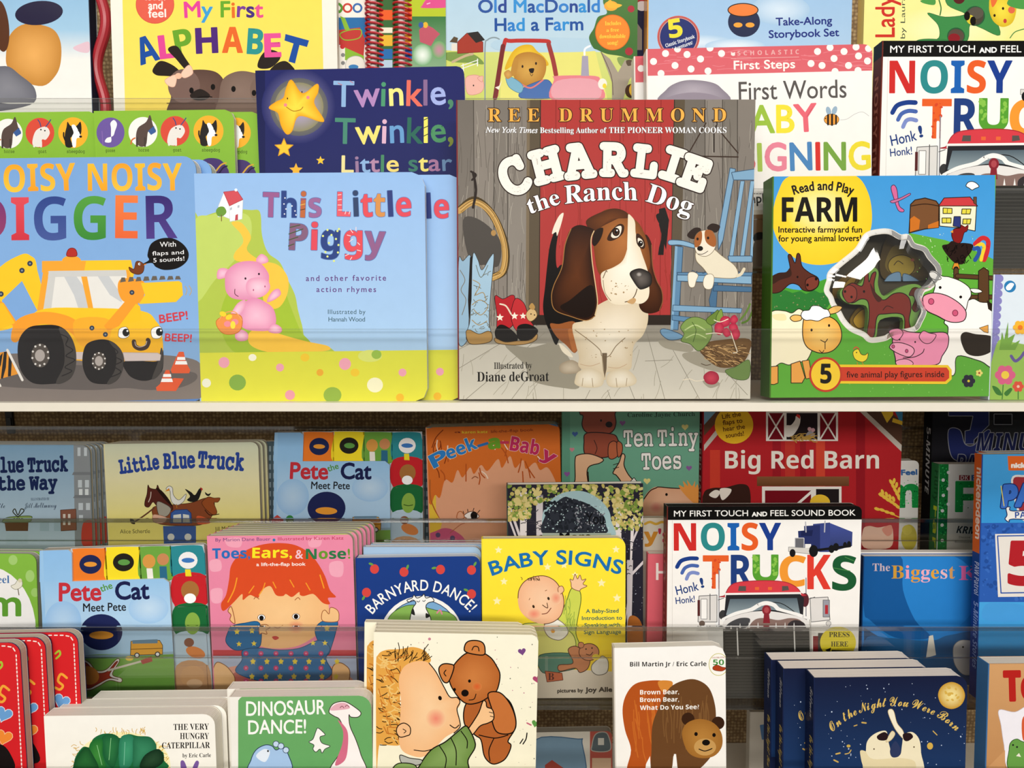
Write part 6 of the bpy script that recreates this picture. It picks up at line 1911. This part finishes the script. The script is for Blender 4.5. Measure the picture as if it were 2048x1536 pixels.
book('dinos', 'board_book', L1, (460, 1394), (742, 1391), None, .016, 'f4f0e6', '''
P f5f1e8 450,1380 480,1380 480,1560 450,1560
P 6fae6a/68a864 476,1380 765,1380 765,1560 476,1560
C f5f1e8 5 474,1600 474,1410 476,1398 484,1391 500,1388 600,1386
S fdf6f2:3a2a2a:1.6 658,1424 664,1410 676,1404 692,1404 712,1416 722,1426 716,1434 702,1434 698,1430 700,1452 712,1480 722,1510 730,1545 660,1545 684,1500 690,1470 680,1440 668,1432
S d8708a 676,1440 686,1462 684,1490 670,1530 690,1520 696,1490 694,1460
S e8b0bc 660,1420 672,1408 690,1406 700,1416 680,1420
C 8a4a5a 1.3 680,1416 684,1412 688,1416
C 8a4a5a 1.3 690,1414 694,1410 698,1414
S fdfaf4:3a3a3a:1.4 626,1478 632,1462 636,1456 646,1464 650,1470 640,1474 644,1486 660,1492 650,1498 644,1506 640,1498 632,1504 626,1498 628,1490 618,1484
S a8c8ec:2a3a5a:1.6 502,1520 512,1500 530,1490 544,1492 552,1500 564,1496 576,1508 580,1545 500,1545
S e8f0fa 512,1512 528,1498 540,1504 530,1524
E c8dcf4:2a3a5a:1.2 6 6 552,1488 562,1492 572,1500
E 222 2 2 536,1502
T s fdfdf8 493,1432 651,1428 28 f1 j3 "DINOSAUR
T s fdfdf8 497,1468 612,1466 27 f1 j3 "DANCE!
''', 'green board book with a pink long-necked dinosaur, front copy', r=.012, side='ece6da', page='efeae0', spine='f0ece0', group='green dinosaur books')
copy_book('dinos', 'green dinosaur board book, white edges showing behind the front copy', dx=-.008, depth=.0167, group='green dinosaur books')
book('hug', 'board_book', L1, (750, 1264), (1077, 1270), None, .0078, 'fbf5dc', '''
P fcf7e0/f9f2d4 740,1250 1100,1250 1100,1560 740,1560
X 8a8a7a 1.4 60 760,1270 1085,1530
X c88a9a 1.2 40 760,1270 1085,1530
E d08a9a 3 3 859,1278
H 7a4a86 8 1044,1303,-10
H b04a70 8.5 1074,1358,-10
H 5f9a4a 8 1071,1447,15
L c86a80 3 1054,1446 1062,1450
C 1a1614 2.4 1046,1488 1052,1478 1054,1466
C 1a1614 2.2 1040,1487 1046,1478
S e8a84c 753,1536 752,1340 756,1310 772,1300 800,1298 826,1294 850,1302 862,1320 850,1330 820,1340 806,1360 800,1400 804,1440 806,1470 800,1490 770,1490 758,1492
K 3a2814 1.8 16 40 753,1300 800,1490 20 50
K f2c878 2.4 16 40 753,1310 800,1480 20 60
K 3a2814 1.6 20 26 790,1306 850,1325 -60 35
K c8782c 2 18 30 754,1310 806,1480 30 50
F fbd2a2 f6bd86 800,1348 812,1330 836,1322 858,1326 872,1344 888,1372 898,1394 906,1394 918,1398 920,1410 914,1420 918,1436 920,1450 912,1462 890,1475 866,1500 844,1514 820,1510 804,1500 798,1480 800,1440 802,1400 798,1370
C 1a120c 2 858,1326 872,1344 888,1374 900,1394 914,1395 920,1404 914,1418 919,1440 920,1454 908,1466
S f6c08c:1a120c:2 820,1454 808,1446 796,1452 793,1464 800,1474 812,1472 820,1468
C 1a120c 1.6 806,1458 812,1462 808,1466
R f08a72 f9cb9a 872,1437 20 20
E 1a120c 3.6 4.6 880,1396,-20
C 1a120c 2 900,1450 910,1456 918,1450
C 1a120c 1.8 828,1500 850,1502 870,1496
S b4622e:15100d:2.4 930,1450 928,1420 940,1400 980,1384 1000,1388 1020,1404 1030,1430 1032,1450 1028,1462 1016,1482 1022,1490 1018,1505 1008,1520 990,1528 978,1524 968,1510 962,1480 950,1470
F d08042 b8662e 898,1348 904,1336 916,1320 934,1306 960,1304 980,1314 992,1330 1000,1350 994,1380 980,1392 960,1404 938,1408 922,1400 908,1382 900,1366
S n:15100d:2.4 898,1348 904,1336 916,1320 934,1306 960,1304 980,1314 992,1330 1000,1350 994,1380 980,1392 960,1404 938,1408 922,1400 908,1382 900,1366
S d08042:15100d:2.4 932,1304 930,1290 938,1282 954,1281 966,1286 970,1298 966,1310
S d08042:15100d:2.4 898,1362 888,1364 880,1350 878,1336 886,1328 900,1328 908,1334
C 15100d 2 944,1300 948,1293 956,1294 958,1302
C 15100d 2 892,1352 888,1346 892,1340
R d8602e d08042 954,1373 10 9
E 15100d 3 3.4 939,1362 909,1379
E 15100d 7.5 7 930,1386
C 15100d 1.8 938,1400 948,1398 952,1388
S c8743a:15100d:2.4 976,1388 996,1384 1012,1396 1026,1420 1032,1446 1026,1464 1008,1468 992,1462 984,1440 984,1420
S f8c690:15100d:2.2 932,1466 946,1444 958,1424 966,1402 972,1404 974,1414 984,1418 988,1430 986,1440 976,1446 960,1452 944,1470
C 15100d 1.4 978,1424 986,1426
C 15100d 1.4 980,1432 988,1434
C 15100d 2 958,1470 990,1476 1016,1470
C 15100d 2 988,1476 978,1500 980,1522
F 8aa860 6f8f46 862,1500 890,1484 912,1466 930,1452 938,1458 948,1478 950,1495 936,1520 930,1550 830,1560 840,1530
S n:15100d:2.4 862,1500 890,1484 912,1466 930,1452 938,1458 948,1478 950,1495 936,1520 930,1550 830,1560 840,1530
C 15100d 2 922,1462 934,1480 934,1496
C 15100d 2 902,1476 912,1500 912,1530
C 15100d 2 878,1490 892,1514 890,1536
S b8b8ae:15100d:1.6 800,1510 820,1516 844,1520 836,1530 806,1528
S 8aa860:15100d:2 786,1536 800,1526 830,1530 832,1550 788,1550
''', 'cream board book of a child hugging a brown teddy bear, nearest of its stack', r=.006, seg=2, page='f0e8cc', side='f4ecd0', group='cream books of a child hugging a teddy bear')
for i in range(3): copy_book('hug', 'cream teddy hug book, %s' % ['second from the front of its stack', 'third from the front of its stack', 'rearmost of its stack'][i], dx=(-.0005, -.0015, -.0135)[i], depth=.0081*(i+1), group='cream books of a child hugging a teddy bear')
book('bear', 'board_book', L1, (1229, 1296), (1451, 1291), None, .012, 'fbf8f2', '''
P fcf9f4/f8f3ea 1220,1280 1475,1280 1475,1560 1220,1560
T b 15130f 1260,1333 1413,1332 9 "Bill Martin Jr / Eric Carle
E fbf8f0:c8c060:1.2 19 22 1437,1329
T b 3f8a3a 1426,1330 1448,1330 11 "50
S b0401f:6a2a14:1 1426,1334 1434,1330 1444,1334 1452,1336 1444,1342 1428,1340
T r b05a4a 1424,1317 1450,1316 3 "CELEBRATING
S b5541f 1245,1420 1252,1390 1270,1368 1300,1361 1330,1362 1345,1370 1360,1400 1340,1450 1310,1500 1300,1545 1255,1545 1262,1500 1250,1460
K c86a28 2 60 22 1262,1380 1310,1480 85 8
S d88a38 1316,1363 1342,1362 1344,1372 1326,1384
S 6a4526 1303,1500 1305,1450 1320,1410 1340,1375 1370,1360 1395,1360 1418,1376 1430,1410 1432,1450 1430,1500 1390,1545 1360,1545 1348,1510 1340,1545 1304,1545
K 7d5630 2 60 22 1325,1390 1415,1440 89 5
E 3a2214 13 13 1376,1438 1436,1446
F b9823c a06a2c 1364,1470 1372,1448 1396,1438 1424,1444 1442,1464 1444,1492 1428,1512 1400,1516 1376,1504
E c99a58 22 17 1410,1494
E 15100d 8 6 1412,1485
C 15100d 2 1398,1498 1410,1502 1424,1497
E 15100d 3.5 4 1392,1468 1428,1470
P fbf8f2 1290,1545 1292,1528 1300,1512 1302,1545
P fbf8f2 1344,1545 1348,1508 1352,1508 1356,1545
T b fbf8f0 1280,1389 1358,1388 9 "Brown Bear,
T b fbf8f0 1280,1404 1358,1403 9 "Brown Bear,
T b fbf8f0 1280,1420 1398,1418 9 "What Do You See?
''', 'white board book with a big brown bear, beside the midnight blue stack', r=.010, seg=2, page='f0ebe0', spine='d8d0c4')
book('night', 'board_book', L1, (1630, 1356), (1935, 1352), None, .0195, '1d2545', '''
P 191d38/1f3a66 1620,1340 1955,1340 1955,1560 1620,1560
X c8d4e8 1.3 70 1635,1365 1940,1530
F f8e8a0 c8962e 1876,1390 1884,1372 1903,1364 1922,1372 1930,1391 1922,1410 1903,1418 1884,1410
X d8b050 4 14 1886,1374 1920,1408
A c e0bd62 1789,1586 174 135 45 18 f.3 "On the Night You Were Born
S f2e6c4 1732,1500 1736,1480 1752,1466 1772,1462 1776,1480 1780,1496 1784,1512 1800,1510 1804,1490 1808,1470 1824,1464 1838,1478 1842,1505 1840,1550 1734,1550
S f6ecd2:c8b080:1 1776,1424 1782,1418 1788,1424 1794,1446 1806,1462 1808,1478 1796,1466 1786,1450
S e8dab4:c8b080:1 1784,1462 1776,1474 1772,1484 1782,1480 1790,1468
S 2f3a5e 1780,1500 1790,1482 1800,1496 1798,1512 1784,1514
S e8d8ac 1720,1506 1730,1502 1746,1518 1800,1516 1830,1524 1820,1550 1740,1550
S 2a1a1e 1754,1472 1768,1464 1776,1470 1772,1480 1758,1480
S 2a1a1e 1806,1468 1820,1466 1826,1474 1816,1482 1808,1480
E 5a4a34 1.6 1.6 1748,1498 1828,1494
C d0ac58 2 1690,1508 1698,1506 1702,1500
E d8b050 6 7 1860,1492
L d0ac58 2 1866,1462 1874,1470
L d0ac58 3 1672,1508 1680,1506
L d0ac58 3 1668,1520 1676,1524
L d0ac58 2 1708,1452 1714,1450
L d0ac58 3 1724,1445 1732,1446
E c8a850 4 3 1697,1492
''', 'midnight blue board book with a golden moon and two white bears, nearest of its stack', r=.010, seg=3, page='efe6dc', spine='1b2547', back='1d2545', group='midnight blue books with a golden moon')
spine_print('night', 'T c c8c8c8 110,120 110,420 60 "Tillman\nT c d8bd62 110,600 110,1500 80 "On the Night You Were Born')
copy_book('night', 'midnight blue moon book, middle one of its stack', dx=-.022, depth=.0202, group='midnight blue books with a golden moon')
copy_book('night', 'midnight blue moon book, rearmost of its stack', dx=-.027, depth=.0404, group='midnight blue books with a golden moon')
book('pillow', 'board_book', L1, (1979, 1328), (2230, 1326), None, .017, 'cf9a66', '''
P d3a06c/c08a58 1970,1315 2240,1315 2240,1560 1970,1560
T b b8241f 2010,1402 2110,1398 58 f5 j3 "Ten
S f4f0f6:c8c0c8:1 2002,1450 1998,1420 2030,1424 2060,1410 2100,1420 2100,1540 2020,1540 2008,1490
S 6aa04a:2f5a24:1.4 2018,1500 2022,1484 2034,1478 2048,1484 2090,1490 2090,1540 2020,1540
E 222 2 2 2034,1494 2026,1490
P f0ead8 2032,1512 2038,1506 2042,1514
S d8603a 2044,1440 2056,1430 2060,1470 2046,1480
P cf9a66 1970,1540 2010,1500 2010,1560 1970,1560
''', 'tan board book with a white pillow and green crocodile, at the lower right corner', style='board', page='e8e0d0', spine='3f6fa0', mtl='gloss', r=.008)
# ================================================================== books glimpsed under the middle row
book('underblue', 'board_book', L0, (1060, 1465), (1224, 1462), None, .012, 'd8d2c6', '''
P dcd6ca 1050,1450 1190,1450 1190,1560 1050,1560
S 7a98b0:4a6a8a:2 1070,1480 1156,1478 1164,1486 1166,1560 1070,1560
P b0564a 1180,1455 1232,1455 1232,1560 1180,1560
S 5a6468:aaa49a:2 1184,1490 1190,1470 1204,1464 1216,1470 1220,1500 1186,1502
P c8c4ba 1196,1476 1208,1476 1208,1490 1196,1490
P a8483c 1090,1530 1104,1520 1140,1545 1090,1560
P cfae90 1184,1516 1222,1516 1222,1550 1184,1550
''', 'shadowed board book with a blue panel and red window column, under the yellow baby book', r=.006)
book('underdoc', 'picture_book', L0, (1502, 1424), (1680, 1424), None, .012, 'b4ada2', '''
P bcb5aa 1490,1410 1690,1410 1690,1560 1490,1560
T b 4f6f98 1525,1478 1567,1472 27 f3 j3 "Dr.
P b8564e 1545,1536 1556,1478 1566,1476 1580,1536 1570,1536 1562,1500 1556,1536
P d8cf9a 1468,1490 1500,1490 1500,1560 1468,1560
T s b87a5a 1470,1536 1500,1532 16 f2 "To
''', 'shadowed grey book with blue and red hand lettering, left of the midnight blue stack', style='hard', mtl='gloss')
